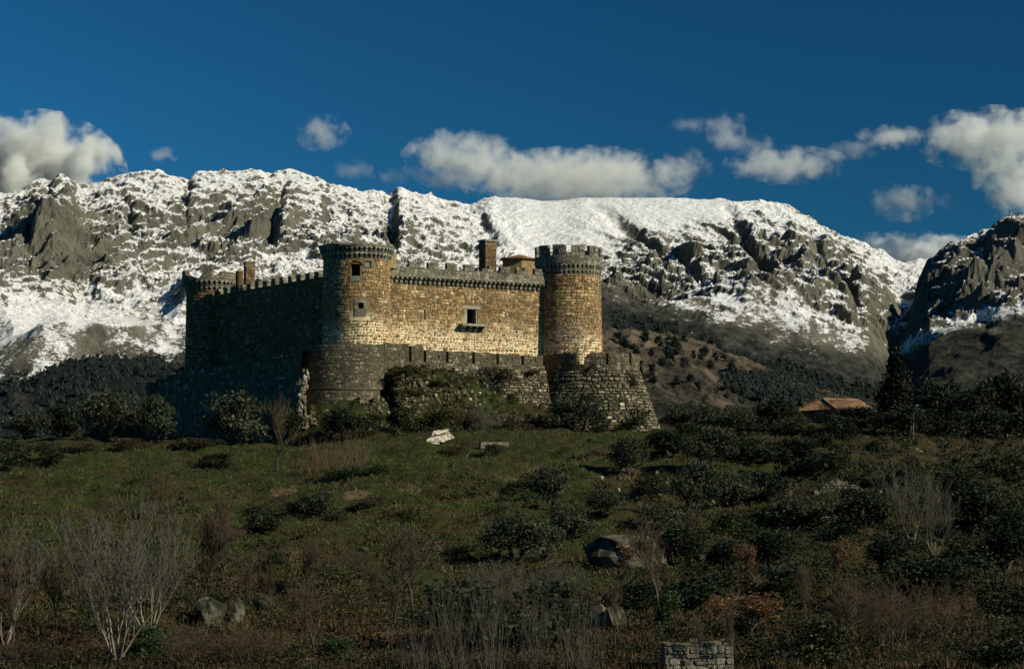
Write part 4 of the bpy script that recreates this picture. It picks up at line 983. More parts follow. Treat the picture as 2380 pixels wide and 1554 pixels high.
for v in range(2):      # twiggy grey shrubs
    R = random.Random(280 + v); segs = []
    for k in range(11):
        a = R.uniform(0, 2 * math.pi); t = R.uniform(.1, 1.3); grow(R, (R.gauss(0, .1), R.gauss(0, .1), 0), (math.cos(a) * t, math.sin(a) * t, 1), .5, .009, 0, 3, segs, .1, .55, (2, 3), .16, .62, .55, .0016)
    segs = norm_segs(segs); lib('twigshrub', [(None, tube_mesh('shrub', segs, M_BARKG))]); lib('twigbrown', [(None, tube_mesh('shrub', segs, M_TWIG))])
for v in range(2):      # small trees still holding rusty leaves
    R = random.Random(300 + v); segs = []; grow(R, (0, 0, 0), (0, 0, 1), .5, .014, 0, 3, segs, .25, .5, (3, 4), .1, .62, .55, .002); segs = norm_segs(segs)
    g = np.random.default_rng(v); ends = np.array([s[1] for s in segs if s[2] < .006]); idx = g.integers(0, len(ends), 1700); pts = ends[idx] + g.normal(0, .018, (1700, 3))
    lib('rust', [('trunk', tube_mesh('trunk', segs, M_BARKD)), ('crown', leaf_cloud('crown', pts, .014, M_RUST, v))])
for v in range(2):
    R = random.Random(310); segs = [((0, 0, 0), (0, 0, .9), .03, .008, 6)]
    lib('cypress', [('trunk', tube_mesh('trunk', segs, M_BARKD)), ('crown', crown_mesh('crown', 77 + v, 14000, .015, M_CYP, nl=70, z0=.02, wid=.24, shell=.3, shape='cone'))])
g = np.random.default_rng(5)
for v in range(3): lib('pine', [(None, crown_mesh('pine', 500 + v, 420, .07, M_PINE, nl=8, z0=.05, wid=.36, shell=.4, shape='cone' if v else 'round'))])

BW = {}
def plant(kind, x, y, hpx, wpx, name, label, cat, Y=None, group=None, var=None, sink=.06, yf=205.0):
    """kind from LIB, base at survey x,y; height and width in survey units"""
    if Y is None: p = on_ground(x, y, yf)
    else:
        a, b_, c = ray(x, y); X = a / b_ * Y; p = Vector((X, Y, gz(X, Y)))
        if (x, y) in ((1150, 888), (1462, 900), (1485, 938), (1375, 858), (1190, 935), (1240, 868)): p.z = P(x, y, Y).z      # rooted in the joints of the wall
    sc = F / p.y; h = hpx / sc; wd = wpx / sc
    R = random.Random(int(x * 7 + y * 13)); L = LIB[kind]; v = (R.randrange(len(L)) if var is None else var) % len(L); parts = L[v]
    bw = BW.setdefault(kind, {}); 
    if v not in bw: bw[v] = max(max(abs(q.co.x) for q in me.vertices) + max(abs(q.co.y) for q in me.vertices) for _, me in parts)
    base_w0 = {'olive': 1.0, 'holm': 1.0, 'bush': 1.15, 'darkbush': 1.15, 'bramble': 1.15, 'dryscrub': 1.15, 'olivebush': 1.15, 'bare': .62, 'baregrey': .62, 'multistem': .95, 'shoots': 1.1, 'twigshrub': 1.5, 'twigbrown': 1.5, 'rust': .7, 'cypress': .42, 'pine': .6, 'reeds': 1.1}[kind]
    sx = wd / bw[v] * (1.28 if kind in ('olive', 'holm', 'bush', 'darkbush', 'olivebush', 'bramble', 'dryscrub') else 1.15)
    loc = (p.x, p.y, p.z - sink * h); rz = R.uniform(0, 6.28)
    if len(parts) == 1 and parts[0][0] is None:
        o = bpy.data.objects.new(name, parts[0][1]); COL.objects.link(o)
    else:
        o = empty(name)
        for pn, me in parts: link(pn, me, o)
    o.location = loc; o.rotation_euler = (0, 0, rz); o.scale = (sx, sx, h * (1 + sink))
    tag(o, label, cat, group); return o
PL = [
 # --- trees on the crest, left to right
 ('olive', 60, 1030, 62, 95, 'olive_tree', 'small grey-green tree at the far left end of the crest', 'tree', 228),
 ('holm', 140, 1028, 78, 90, 'evergreen_tree', 'dark bushy tree second from the left on the crest', 'tree', 228),
 ('olive', 243, 1024, 125, 135, 'olive_tree', 'largest grey-green tree on the crest left of the castle', 'tree', 216),
 ('olive', 357, 1018, 112, 105, 'olive_tree', 'rounded tree below the ruined left end of the outer wall', 'tree', 212),
 ('olive', 545, 1010, 140, 130, 'olive_tree', 'broad grey-green tree against the black shaded castle wall', 'tree', 207),
 ('holm', 670, 1000, 80, 95, 'evergreen_tree', 'dark tree just left of the torn bastion edge', 'tree', 209),
 ('bare', 644, 1095, 185, 110, 'bare_tree', 'slender leafless tree standing in front of the shaded wall', 'tree'),
 ('holm', 797, 1000, 76, 85, 'evergreen_tree', 'small dark tree with a straight trunk below the near bastion', 'tree', 206.5),
 ('bush', 945, 985, 58, 75, 'dark_bush', 'dark rounded bush at the foot of the rubble mound', 'bush', 208),
 ('bush', 860, 975, 42, 90, 'broom_bush', 'low brownish bush under the plinth of the near bastion', 'bush', 208.5),
 ('bush', 1030, 985, 55, 95, 'dark_bush', 'wide dark bush behind the pale tarpaulin heap', 'bush', 209),
 ('twigshrub', 1135, 995, 82, 130, 'twiggy_shrub', 'leafless grey twiggy shrub at the foot of the front talus', 'shrub', 214),
 ('twigbrown', 1080, 990, 70, 110, 'twiggy_shrub', 'brown twiggy shrub left of the grey one at the talus foot', 'shrub', 212),
 ('dryscrub', 1190, 985, 40, 80, 'dry_scrub', 'dry scrub between the twiggy shrub and the wall corner', 'shrub', 216),
 ('olive', 1345, 988, 95, 135, 'evergreen_tree', 'broad dark tree in front of the right bastion', 'tree', 218),
 ('darkbush', 1472, 990, 68, 75, 'dark_bush', 'dark bush at the right foot of the right bastion', 'bush', 219.5),
 ('darkbush', 1395, 985, 40, 70, 'dark_bush', 'low bush between the tree and the bush at the right bastion', 'bush', 219),
 ('dryscrub', 1240, 990, 26, 80, 'dry_scrub', 'low dry scrub below the corner of the outer wall', 'shrub', 217),
 # --- scrub on the rubble mound and walls
 ('dryscrub', 1150, 888, 38, 95, 'dry_scrub', 'brown bush growing high on the front stretch of outer wall', 'shrub', 221.2),
 ('bush', 945, 858, 15, 75, 'broom_bush', 'green bush along the top left of the rubble mound', 'bush', 214.5),
 ('bush', 1010, 880, 15, 60, 'broom_bush', 'green bush on the right shoulder of the rubble mound', 'bush', 215.2),
 ('dryscrub', 915, 890, 18, 45, 'dry_scrub', 'dry scrub halfway up the rubble mound at its left edge', 'shrub', 213.0),
 ('bush', 965, 905, 17, 40, 'dark_bush', 'dark scrub in the middle of the rubble mound', 'bush', 212.6),
 ('bush', 1000, 935, 30, 80, 'broom_bush', 'scrub on the lower right of the rubble mound', 'bush', 211.5),
 ('bush', 930, 940, 28, 60, 'broom_bush', 'scrub on the lower left of the rubble mound', 'bush', 211.0),
 ('dryscrub', 1060, 945, 34, 90, 'dry_scrub', 'tangle of dry stems between mound and talus', 'shrub', 213.0),
 ('bush', 893, 850, 22, 26, 'broom_bush', 'small bush in the cleft beside the near bastion', 'bush', 214.0),
 ('bush', 1462, 900, 40, 34, 'broom_bush', 'green bush clinging to the right shoulder of the right bastion', 'bush', 226.6),
 ('bush', 1485, 938, 34, 26, 'broom_bush', 'small bush on the right slope of the right bastion', 'bush', 227.6),
 ('dryscrub', 1375, 858, 14, 24, 'dry_scrub', 'little tuft on the ledge of the right bastion', 'shrub', 225.3),
 ('bush', 1190, 935, 22, 30, 'broom_bush', 'small tuft growing from the front talus blocks', 'bush', 221.7),
 ('dryscrub', 1240, 868, 16, 40, 'dry_scrub', 'tuft on the talus ledge near the wall corner', 'shrub', 224.2),
 ('bush', 832, 688, 0, 0, None, None, None),
 # --- right of the castle along the crest
 ('olive', 1580, 1000, 68, 80, 'olive_tree', 'leaning tree with a forked trunk right of the right bastion', 'tree'),
 ('olive', 1650, 1003, 70, 90, 'olive_tree', 'grey-green tree below the brown hill, second right of the bastion', 'tree'),
 ('olive', 1720, 1005, 68, 85, 'olive_tree', 'rounded tree third right of the bastion', 'tree'),
 ('holm', 1803, 1005, 82, 100, 'evergreen_tree', 'dark rounded tree left of the tiled house', 'tree'),
 ('olive', 1855, 1005, 42, 60, 'olive_tree', 'small tree touching the left eave of the tiled house', 'tree'),
 ('holm', 2010, 1040, 62, 170, 'evergreen_tree', 'very broad dark tree in front of the tiled house', 'tree', 205),
 ('cypress', 2085, 1005, 202, 118, 'cypress_tree', 'tall black cypress standing right of the tiled house', 'tree', 226),
 ('holm', 2185, 1020, 118, 120, 'evergreen_tree', 'dark tree right of the lamp post', 'tree', 215),
 ('holm', 2262, 1035, 105, 130, 'evergreen_tree', 'dark tree left of the last one at the right edge', 'tree', 210),
 ('holm', 2345, 1030, 140, 140, 'evergreen_tree', 'tallest black tree at the right edge of the crest', 'tree', 212),
 ('darkbush', 1945, 1045, 60, 90, 'dark_bush', 'dark bush under the left side of the broad tree', 'bush', 200),
 ('holm', 2105, 1050, 70, 100, 'evergreen_tree', 'dark low tree at the foot of the cypress', 'tree', 204),
 ('darkbush', 2160, 1045, 60, 110, 'dark_bush', 'dark bush under the tree right of the lamp post', 'bush', 208),
 ('darkbush', 2235, 1045, 60, 120, 'dark_bush', 'dark bush between the last crest trees', 'bush', 206),
 ('darkbush', 2310, 1045, 66, 120, 'dark_bush', 'dark bush under the tallest right-edge tree', 'bush', 206),
 ('darkbush', 2375, 1040, 80, 110, 'dark_bush', 'dark bush cut by the right edge on the crest', 'bush', 206),
 ('darkbush', 1700, 1020, 40, 130, 'dark_bush', 'dark scrub below the third crest tree right of the bastion', 'bush', 203),
 ('darkbush', 1600, 1018, 34, 120, 'dark_bush', 'dark scrub below the leaning crest tree', 'bush', 203),
 ('darkbush', 1850, 1025, 36, 150, 'dark_bush', 'dark scrub in front of the tiled house wall', 'bush', 204),
 # --- middle slope
 ('olive', 1467, 1105, 88, 100, 'olive_tree', 'olive tree casting a shadow on the mid slope', 'tree'),
 ('olive', 1640, 1090, 95, 130, 'olive_tree', 'large olive on the slope below the crest trees', 'tree'),
 ('holm', 1560, 1062, 60, 110, 'evergreen_tree', 'dark low tree between the two slope olives', 'tree'),
 ('holm', 1735, 1085, 75, 120, 'evergreen_tree', 'dark tree on the terrace under the crest', 'tree'),
 ('holm', 1830, 1080, 62, 130, 'evergreen_tree', 'wide dark tree on the terrace left of centre right', 'tree'),
 ('darkbush', 1215, 1165, 50, 110, 'dark_bush', 'black rounded bush in the hollow right of the stone trough', 'bush'),
 ('olive', 1285, 1180, 95, 95, 'olive_tree', 'upper dark tree of the pair in the middle of the slope', 'tree'),
 ('olive', 1322, 1255, 90, 105, 'olive_tree', 'lower dark tree of the pair in the middle of the slope', 'tree'),
 ('olive', 1610, 1195, 120, 110, 'olive_tree', 'olive with a pale leaning trunk on the right slope', 'tree'),
 ('darkbush', 1510, 1155, 50, 120, 'dark_bush', 'dark scrub left of the pale-trunked olive', 'bush'),
 ('olive', 1530, 1240, 75, 110, 'olive_tree', 'round tree just above the big flat boulder', 'tree'),
 ('olive', 1862, 1225, 85, 150, 'olive_tree', 'olive with a white stump on the right slope', 'tree'),
 ('darkbush', 1950, 1255, 60, 120, 'dark_bush', 'dark bush right of the white-stump olive', 'bush'),
 ('darkbush', 1700, 1245, 55, 110, 'dark_bush', 'dark bush left of the white-stump olive', 'bush'),
 ('darkbush', 710, 1198, 62, 120, 'dark_bush', 'large dark round bush on the left slope', 'bush'),
 ('darkbush', 598, 1235, 58, 100, 'dark_bush', 'black bush left of and below the large round one', 'bush'),
 ('olivebush', 775, 1210, 30, 60, 'grey_bush', 'small grey bush beside the large round one', 'bush'),
 ('darkbush', 640, 1315, 34, 60, 'dark_bush', 'small dark bush between bare trees on the left', 'bush'),
 ('darkbush', 505, 1085, 30, 90, 'dark_bush', 'flat dark bush on the upper left slope', 'bush'),
 ('bramble', 850, 1105, 30, 130, 'bramble_patch', 'green bramble bank below the dry reeds', 'bush'),
 ('bramble', 790, 1110, 26, 90, 'bramble_patch', 'left end of the green bramble bank below the dry reeds', 'bush'),
 ('darkbush', 1145, 1058, 26, 62, 'dark_bush', 'dark bush in front of the stone trough', 'bush'),
 ('darkbush', 30, 1085, 60, 110, 'dark_bush', 'dark thicket at the left edge below the crest', 'bush'),
 ('darkbush', 110, 1070, 40, 90, 'dark_bush', 'dark scrub right of the left-edge thicket', 'bush'),
 ('darkbush', 1070, 1312, 42, 70, 'dark_bush', 'small dark bush above the bare shoots', 'bush'),
 ('dryscrub', 850, 1180, 30, 80, 'dry_scrub', 'dry scrub right of the large round bush', 'shrub'),
 ('dryscrub', 1050, 1060, 24, 70, 'dry_scrub', 'dry scrub below the tarpaulin heap', 'shrub'),
 ('dryscrub', 300, 1045, 26, 110, 'dry_scrub', 'reddish scrub along the crest under the largest left tree', 'shrub'),
 ('dryscrub', 450, 1040, 22, 110, 'dry_scrub', 'reddish scrub along the crest under the shaded wall', 'shrub'),
 ('dryscrub', 180, 1050, 24, 90, 'dry_scrub', 'scrub on the crest under the second tree', 'shrub'),
 ('olive', 1200, 1310, 110, 150, 'olive_tree', 'grey-green tree above the silvery twig thicket', 'tree'),
 ('olive', 1265, 1300, 90, 90, 'olive_tree', 'grey-green tree right of the one above the twig thicket', 'tree'),
 ('twigshrub', 1180, 1400, 110, 200, 'twig_thicket', 'silvery twig thicket in the lower middle', 'shrub'),
 ('twigshrub', 1290, 1400, 100, 170, 'twig_thicket', 'silvery twig thicket right of the lower middle', 'shrub'),
 ('twigshrub', 1230, 1450, 110, 200, 'twig_thicket', 'silvery twig thicket lowest of the three', 'shrub'),
 ('shoots', 1050, 1560, 215, 190, 'willow_shoots', 'fan of long bare shoots at the bottom left of centre', 'shrub'),
 ('shoots', 1150, 1565, 225, 200, 'willow_shoots', 'fan of long bare shoots at the bottom centre', 'shrub'),
 ('shoots', 1250, 1560, 200, 170, 'willow_shoots', 'fan of long bare shoots right of the bottom centre', 'shrub'),
 ('shoots', 1350, 1565, 190, 170, 'willow_shoots', 'rightmost fan of bare shoots, left of the dry-stone wall', 'shrub'),
 ('shoots', 970, 1575, 150, 150, 'willow_shoots', 'leftmost low fan of bare shoots on the bottom edge', 'shrub'),
 ('darkbush', 1120, 1545, 150, 260, 'dark_thicket', 'black thicket behind the fans of bare shoots', 'bush', 86),  # dark bushes added to stand for the black shade among the shoots
 ('darkbush', 1290, 1540, 130, 240, 'dark_thicket', 'black thicket behind the rightmost shoots', 'bush', 86),
 ('darkbush', 1030, 1480, 90, 200, 'dark_thicket', 'dark hollow thicket above the leftmost shoots', 'bush', 92),
 ('holm', 1460, 1440, 80, 150, 'evergreen_tree', 'dark leafy tree below the flat boulder', 'tree', 96),
 ('reeds', 820, 1095, 90, 140, 'dry_reeds', 'tall dry reddish reeds on the slope below the near tower', 'reeds'),
 ('reeds', 740, 1098, 84, 130, 'dry_reeds', 'left part of the tall dry reeds below the near tower', 'reeds'),
 # --- bare trees, left foreground
 ('multistem', 272, 1556, 395, 330, 'pale_branching_tree', 'big pale many-stemmed leafless tree in the left foreground', 'tree', 80),
 ('multistem', 345, 1490, 350, 250, 'pale_branching_tree', 'pale many-stemmed tree behind and right of the big one', 'tree', 86),
 ('multistem', 12, 1460, 330, 230, 'pale_branching_tree', 'pale leafless tree cut by the left edge of the picture', 'tree', 86),
 ('baregrey', 30, 1500, 260, 150, 'bare_tree', 'leafless tree in front of the pale tree at the left edge', 'tree', 84),
 ('bare', 388, 1260, 175, 130, 'bare_tree', 'dark leafless tree above the pale many-stemmed trees', 'tree'),
 ('bare', 470, 1420, 250, 140, 'bare_tree', 'dark leafless tree above the round boulder', 'tree'),
 ('bare', 522, 1330, 190, 130, 'bare_tree', 'dark forked leafless tree right of the one above the boulder', 'tree'),
 ('bare', 582, 1410, 110, 60, 'bare_tree', 'thin leafless sapling left of two saplings on the leaf litter', 'tree'),
 ('bare', 632, 1425, 120, 60, 'bare_tree', 'thin leafless sapling on the leaf litter', 'tree'),
 ('bare', 712, 1395, 160, 110, 'bare_tree', 'twiggy leafless tree in the brown clearing', 'tree'),
 ('bare', 735, 1540, 190, 140, 'bare_tree', 'dark leafless tree on the bottom edge of the brown clearing', 'tree', 81),
 ('bare', 918, 1460, 235, 170, 'bare_tree', 'dark crooked leafless tree centre left', 'tree'),
 ('bare', 962, 1425, 215, 130, 'bare_tree', 'dark leafless tree behind the crooked one', 'tree'),
 ('bare', 870, 1425, 130, 70, 'bare_tree', 'thin leafless sapling left of the crooked tree', 'tree'),
 ('bare', 130, 1470, 200, 130, 'bare_tree', 'thin dark leafless tree between the left edge and the big pale tree', 'tree'),
 ('bare', 205, 1330, 150, 110, 'bare_tree', 'dark leafless tree behind the big pale tree', 'tree'),
 ('twigbrown', 90, 1540, 90, 220, 'twiggy_shrub', 'brown twiggy scrub in the bottom left corner', 'shrub', 80),
 ('twigbrown', 420, 1550, 100, 180, 'twiggy_shrub', 'brown twigs on the bottom edge right of the big pale tree', 'shrub', 80),
 ('twigbrown', 560, 1550, 120, 220, 'twiggy_shrub', 'brown twigs in front of the round boulders', 'shrub', 80),
 ('bramble', 350, 1545, 70, 120, 'bramble_patch', 'dark green bramble at the foot of the big pale tree', 'bush', 82),
 ('bramble', 790, 1545, 60, 90, 'bramble_patch', 'green bramble on the bottom edge left of the leaf patch', 'bush', 81),
 ('holm', 1560, 1320, 95, 130, 'evergreen_tree', 'dark round tree directly right of the big flat boulder', 'tree'),
 ('olive', 1700, 1175, 85, 110, 'olive_tree', 'olive on the terrace right of the pale-trunked one', 'tree'),
 ('holm', 1780, 1165, 75, 120, 'evergreen_tree', 'dark tree in the middle of the right terraces', 'tree'),
 ('holm', 2010, 1225, 90, 130, 'evergreen_tree', 'dark tree left of the pale terrace tree', 'tree'),
 ('holm', 2260, 1230, 95, 140, 'evergreen_tree', 'dark tree right of the pale terrace tree', 'tree'),
 ('holm', 2180, 1400, 95, 150, 'evergreen_tree', 'dark tree on the lowest right terrace', 'tree'),
 ('holm', 2340, 1330, 110, 130, 'evergreen_tree', 'dark tree at the right edge above the bottom corner', 'tree'),
 ('olive', 1410, 1200, 62, 90, 'olive_tree', 'small olive right of the middle pair', 'tree'),
 ('holm', 1800, 1330, 90, 130, 'evergreen_tree', 'dark tree above the gap between the rusty trees', 'tree'),
 ('holm', 1690, 1330, 70, 110, 'evergreen_tree', 'low dark tree left of the smaller rusty one', 'tree'),
 ('holm', 2060, 1330, 80, 120, 'evergreen_tree', 'dark tree right of the brightest rusty tree', 'tree'),
 ('bare', 1600, 1290, 120, 70, 'bare_tree', 'thin leafless tree right of the flat boulder', 'tree'),
 ('bare', 1870, 1460, 150, 90, 'bare_tree', 'leafless tree below the rusty trees', 'tree'),
 ('twigbrown', 820, 1330, 60, 130, 'twiggy_shrub', 'brown twiggy shrub left of the crooked tree', 'shrub'),
 ('twigbrown', 250, 1200, 50, 120, 'twiggy_shrub', 'brown twiggy shrub on the left meadow', 'shrub'),
 # --- right foreground
 ('baregrey', 1535, 1440, 250, 120, 'bare_tree', 'tall thin leafless tree in front of the flat boulder', 'tree'),
 ('rust', 1448, 1262, 78, 75, 'rusty_tree', 'small tree with pale dead leaves above the flat boulder', 'tree', 108),
 ('rust', 1752, 1360, 100, 80, 'rusty_tree', 'small rusty-leaved tree, left of the brightest one', 'tree'),
 ('rust', 1935, 1380, 130, 85, 'rusty_tree', 'brightest rusty-leaved tree in the right foreground', 'tree'),
 ('rust', 1740, 1490, 110, 170, 'rusty_tree', 'wide rusty-leaved scrub above the dry-stone wall', 'tree'),
 ('rust', 1650, 1480, 90, 110, 'rusty_tree', 'rusty-leaved scrub just behind the dry-stone wall', 'tree'),
 ('multistem', 2120, 1270, 215, 210, 'pale_branching_tree', 'pale many-stemmed tree among the dark terraces at right', 'tree'),
 ('multistem', 2170, 1300, 190, 130, 'pale_branching_tree', 'smaller pale many-stemmed tree right of the other on the terraces', 'tree'),
 ('bramble', 1550, 1455, 80, 80, 'bramble_patch', 'green bush at the foot of the tall thin tree', 'bush'),
 ('bush', 1910, 1550, 110, 190, 'broom_bush', 'greyish green bush on the bottom edge right of the wall', 'bush', 80),
 ('darkbush', 1800, 1555, 90, 150, 'dark_bush', 'dark bush between the dry-stone wall and the greyish green bush', 'bush', 79),
 ('twigbrown', 2080, 1550, 190, 260, 'twiggy_shrub', 'large brown twiggy scrub in the bottom right', 'shrub', 82),
 ('twigbrown', 2000, 1480, 150, 200, 'twiggy_shrub', 'brown twigs above the bottom right scrub', 'shrub', 88),
 ('twigbrown', 2190, 1500, 150, 200, 'twiggy_shrub', 'brown twigs right of the bottom right scrub', 'shrub', 86),
 ('darkbush', 2260, 1330, 90, 200, 'dark_bush', 'black thicket on the lower right terrace', 'bush'),
 ('darkbush', 2120, 1390, 90, 200, 'dark_bush', 'black thicket under the pale trees at right', 'bush'),
 ('darkbush', 2340, 1420, 80, 150, 'dark_bush', 'dark thicket at the right edge, lower middle', 'bush'),
 ('darkbush', 2330, 1230, 70, 160, 'dark_bush', 'dark thicket at the right edge of the second terrace', 'bush'),
 ('darkbush', 2230, 1150, 60, 180, 'dark_bush', 'dark thicket on the upper right terrace', 'bush'),
 ('darkbush', 2050, 1140, 60, 150, 'dark_bush', 'dark thicket left of the pale terrace tree', 'bush'),
 ('darkbush', 1900, 1090, 50, 150, 'dark_bush', 'dark hedge on the terrace below the tiled house', 'bush'),
 ('darkbush', 2330, 1110, 60, 150, 'dark_bush', 'dark bush below the right-hand crest trees', 'bush'),
 ('darkbush', 1640, 1400, 80, 170, 'dark_bush', 'dark thicket left of the rusty trees', 'bush'),
 ('darkbush', 1830, 1400, 80, 160, 'dark_bush', 'dark thicket between the two rusty trees', 'bush'),
 ('darkbush', 2330, 1540, 100, 200, 'dark_bush', 'black bush in the bottom right corner', 'bush', 80),
 ('bare', 1430, 1500, 150, 80, 'bare_tree', 'thin leafless sapling beside the lower boulder', 'tree'),
 ('bare', 1960, 1555, 200, 130, 'bare_tree', 'dark leafless tree on the bottom edge among brown scrub', 'tree', 80),
 ('baregrey', 1620, 1550, 140, 60, 'bare_tree', 'pale sapling in front of the dry-stone wall', 'tree', 77),
 ('baregrey', 1700, 1550, 150, 60, 'bare_tree', 'pale bent sapling at the right end of the dry-stone wall', 'tree', 77),
]
for e in PL:
    if e[5] is None: continue
    k, x, y, h_, w_, nm, lb, ct = e[:8]; plant(k, x, y, h_, w_, nm, lb, ct, Y=(e[8] if len(e) > 8 else None))

# ---- far pines on the brown hill (individuals) and woods (stuff)
def grid_pick(V, xs, ys, g):
    Vf = V.reshape(-1, 3); d = Vf[:, 1] * cp + Vf[:, 2] * sp_; px = CX + F * Vf[:, 0] / d; py = CY - F * (-Vf[:, 1] * sp_ + Vf[:, 2] * cp) / d; out_ = []
    for x, y in zip(xs, ys): out_.append(Vf[np.argmin((px - x) ** 2 + (py - y) ** 2)])
    return out_
g = np.random.default_rng(21)
px_ = [(1437, 795), (1450, 800), (1498, 790), (1530, 805), (1553, 798), (1568, 800), (1590, 800), (1600, 812), (1462, 820), (1480, 830), (1470, 815), (1512, 828), (1548, 826), (1556, 830), (1575, 822), (1610, 830), (1560, 838), (1535, 845), (1490, 852), (1640, 826), (1660, 835), (1630, 840), (1680, 842), (1500, 865), (1515, 868), (1530, 866), (1545, 864), (1560, 866), (1485, 870), (1590, 858), (1605, 862), (1650, 858), (1570, 885), (1600, 890), (1630, 880), (1520, 885), (1460, 880), (1445, 840), (1700, 858), (1580, 905), (1540, 900), (1500, 905), (1620, 905)]
for (x, y), p in zip(px_, grid_pick(HILLV[:170], [a for a, _ in px_], [b_ + 4 for _, b_ in px_], g)):
    o = bpy.data.objects.new('pine_tree', LIB['pine'][g.integers(0, 3)][0][1]); COL.objects.link(o); h = g.uniform(6, 11) * p[1] / 1300
    o.location = (p[0], p[1], p[2] - .3); o.scale = (h * g.uniform(.7, 1.2), h, h); o.rotation_euler = (0, 0, g.uniform(0, 6))
    tag(o, 'small dark pine scattered on the brown hill right of the castle', 'tree', 'scattered pines on the brown hill')
def woods(name, V, A, n, h0, h1, seed, thr=.5):
    g = np.random.default_rng(seed); Vf = V.reshape(-1, 3); f = A['forest'].ravel(); idx = np.nonzero(f > thr)[0]; w_ = 1 / Vf[idx, 1]; idx = g.choice(idx, n, p=w_ / w_.sum())
    P0 = Vf[idx] + np.stack([g.normal(0, 3, n), g.normal(0, 3, n), np.zeros(n)], 1); h = g.uniform(h0, h1, n); r = h * g.uniform(.32, .5, n); VV = []; k = 5
    a = np.arange(k) / k * 2 * math.pi
    ring = np.stack([P0[:, 0, None] + r[:, None] * np.cos(a) * g.uniform(.7, 1.3, (n, k)), P0[:, 1, None] + r[:, None] * np.sin(a), P0[:, 2, None] + h[:, None] * .12 + 0 * a], -1)
    ring2 = np.stack([P0[:, 0, None] + r[:, None] * .72 * np.cos(a + .5), P0[:, 1, None] + r[:, None] * .72 * np.sin(a + .5), P0[:, 2, None] + h[:, None] * g.uniform(.6, .8, (n, 1)) + 0 * a], -1)
    top = P0[:, None, :] + np.stack([0 * h, 0 * h, h], -1)[:, None, :]
    V_ = np.concatenate([ring, ring2, top], 1).reshape(-1, 3); b0 = np.arange(n)[:, None] * (2 * k + 1); q = []; t_ = []
    for j in range(k): q.append(np.concatenate([b0 + j, b0 + (j + 1) % k, b0 + k + (j + 1) % k, b0 + k + j], 1)); t_.append(np.concatenate([b0 + k + j, b0 + k + (j + 1) % k, b0 + 2 * k], 1))
    q = np.concatenate(q); t_ = np.concatenate(t_); rv = np.tile(g.uniform(0, 1, n), k)
    o = link(name, npmesh(name, V_, [q, t_], [M_PINE], {'rnd': ('FACE', np.concatenate([rv, rv]))})); tag(o, kind='stuff')
woods('distant_pine_wood', HILLV, HILLA, 2600, 2, 4.6, 31)
woods('left_hill_wood', WOODV, WOODA, 9000, 3, 5.5, 32)
woods('mountain_slope_wood', MAINV, MAINA, 4500, 5, 11, 33)

# ---- grass, bracken, dry stems: ground cover nobody could count
def sample_ground(n, seed, y0=77, y1=214, pw=1.0):
    g = np.random.default_rng(seed); t = g.uniform(0, 1, n); Y = y0 * (y1 / y0) ** t; px = g.uniform(-220, 2600, n); X = (px - CX) / F * Y
    return X, Y, terrain(X, Y), px
def inside_castle(X, Y):
    u = (X - BA[0]) * BDIR[0] + (Y - BA[1]) * BDIR[1]; v = (X - BA[0]) * BN[0] + (Y - BA[1]) * BN[1]
    a = (v < .3) & (X > -20) & (X < 14); b_ = np.hypot(X - BST1[0], Y - BST1[1]) < BST1R + .6; c_ = np.hypot(X - BST2[0], Y - BST2[1]) < BST2R + 2.4
    d_ = (Y > 211 + (-22 - X) * 1.7) & (X < -16)
    return a | b_ | c_ | d_
def tufts(name, X, Y, Z, blades, h, spread, width, mat, seed, rv):
    g = np.random.default_rng(seed); n = len(X); m_ = n * blades; ix = np.repeat(np.arange(n), blades)
    a = g.uniform(0, 2 * math.pi, m_); hh = np.repeat(h, blades) * g.uniform(.55, 1.15, m_); sp = spread * hh * g.uniform(.1, 1, m_)
    bx = X[ix] + g.normal(0, .10, m_); by = Y[ix] + g.normal(0, .10, m_); bz = Z[ix] - .03; wa = g.uniform(0, 2 * math.pi, m_); w_ = width * g.uniform(.6, 1.4, m_)
    V = np.stack([np.stack([bx - np.cos(wa) * w_, by - np.sin(wa) * w_, bz], 1), np.stack([bx + np.cos(wa) * w_, by + np.sin(wa) * w_, bz], 1), np.stack([bx + np.cos(a) * sp, by + np.sin(a) * sp, bz + hh], 1)], 1).reshape(-1, 3)
    r = np.clip(np.repeat(rv, blades) + g.normal(0, .15, m_), 0, 1)
    o = link(name, npmesh(name, V, np.arange(3 * m_).reshape(m_, 3), [mat], {'rnd': ('FACE', r)})); tag(o, kind='stuff')
X, Y, Z, px = sample_ground(105000, 61); gr_, dr_ = ground_cover_values(X, Y); ok = ~inside_castle(X, Y); g = np.random.default_rng(3); pick = g.uniform(0, 1, len(X))
isg = ok & (pick < gr_ * (1 - .55 * dr_) + .04); isb = ok & ~isg & (pick < .62 + .3 * dr_)
nn = fbm(X / 2.2, Y / 1.6, 91, 3)
tufts('meadow_grass', X[isg], Y[isg], Z[isg], 4, (.13 + .16 * sstep(-.3, .6, nn[isg])) * (Y[isg] / 140) ** .4, .6, .035, M_GRASS, 5, .38 + .35 * nn[isg])
tufts('dead_bracken', X[isb], Y[isb], Z[isb], 4, (.18 + .34 * sstep(-.2, .7, nn[isb])) * .95, .9, .045, M_BRACK, 6, .40 + .35 * nn[isb])
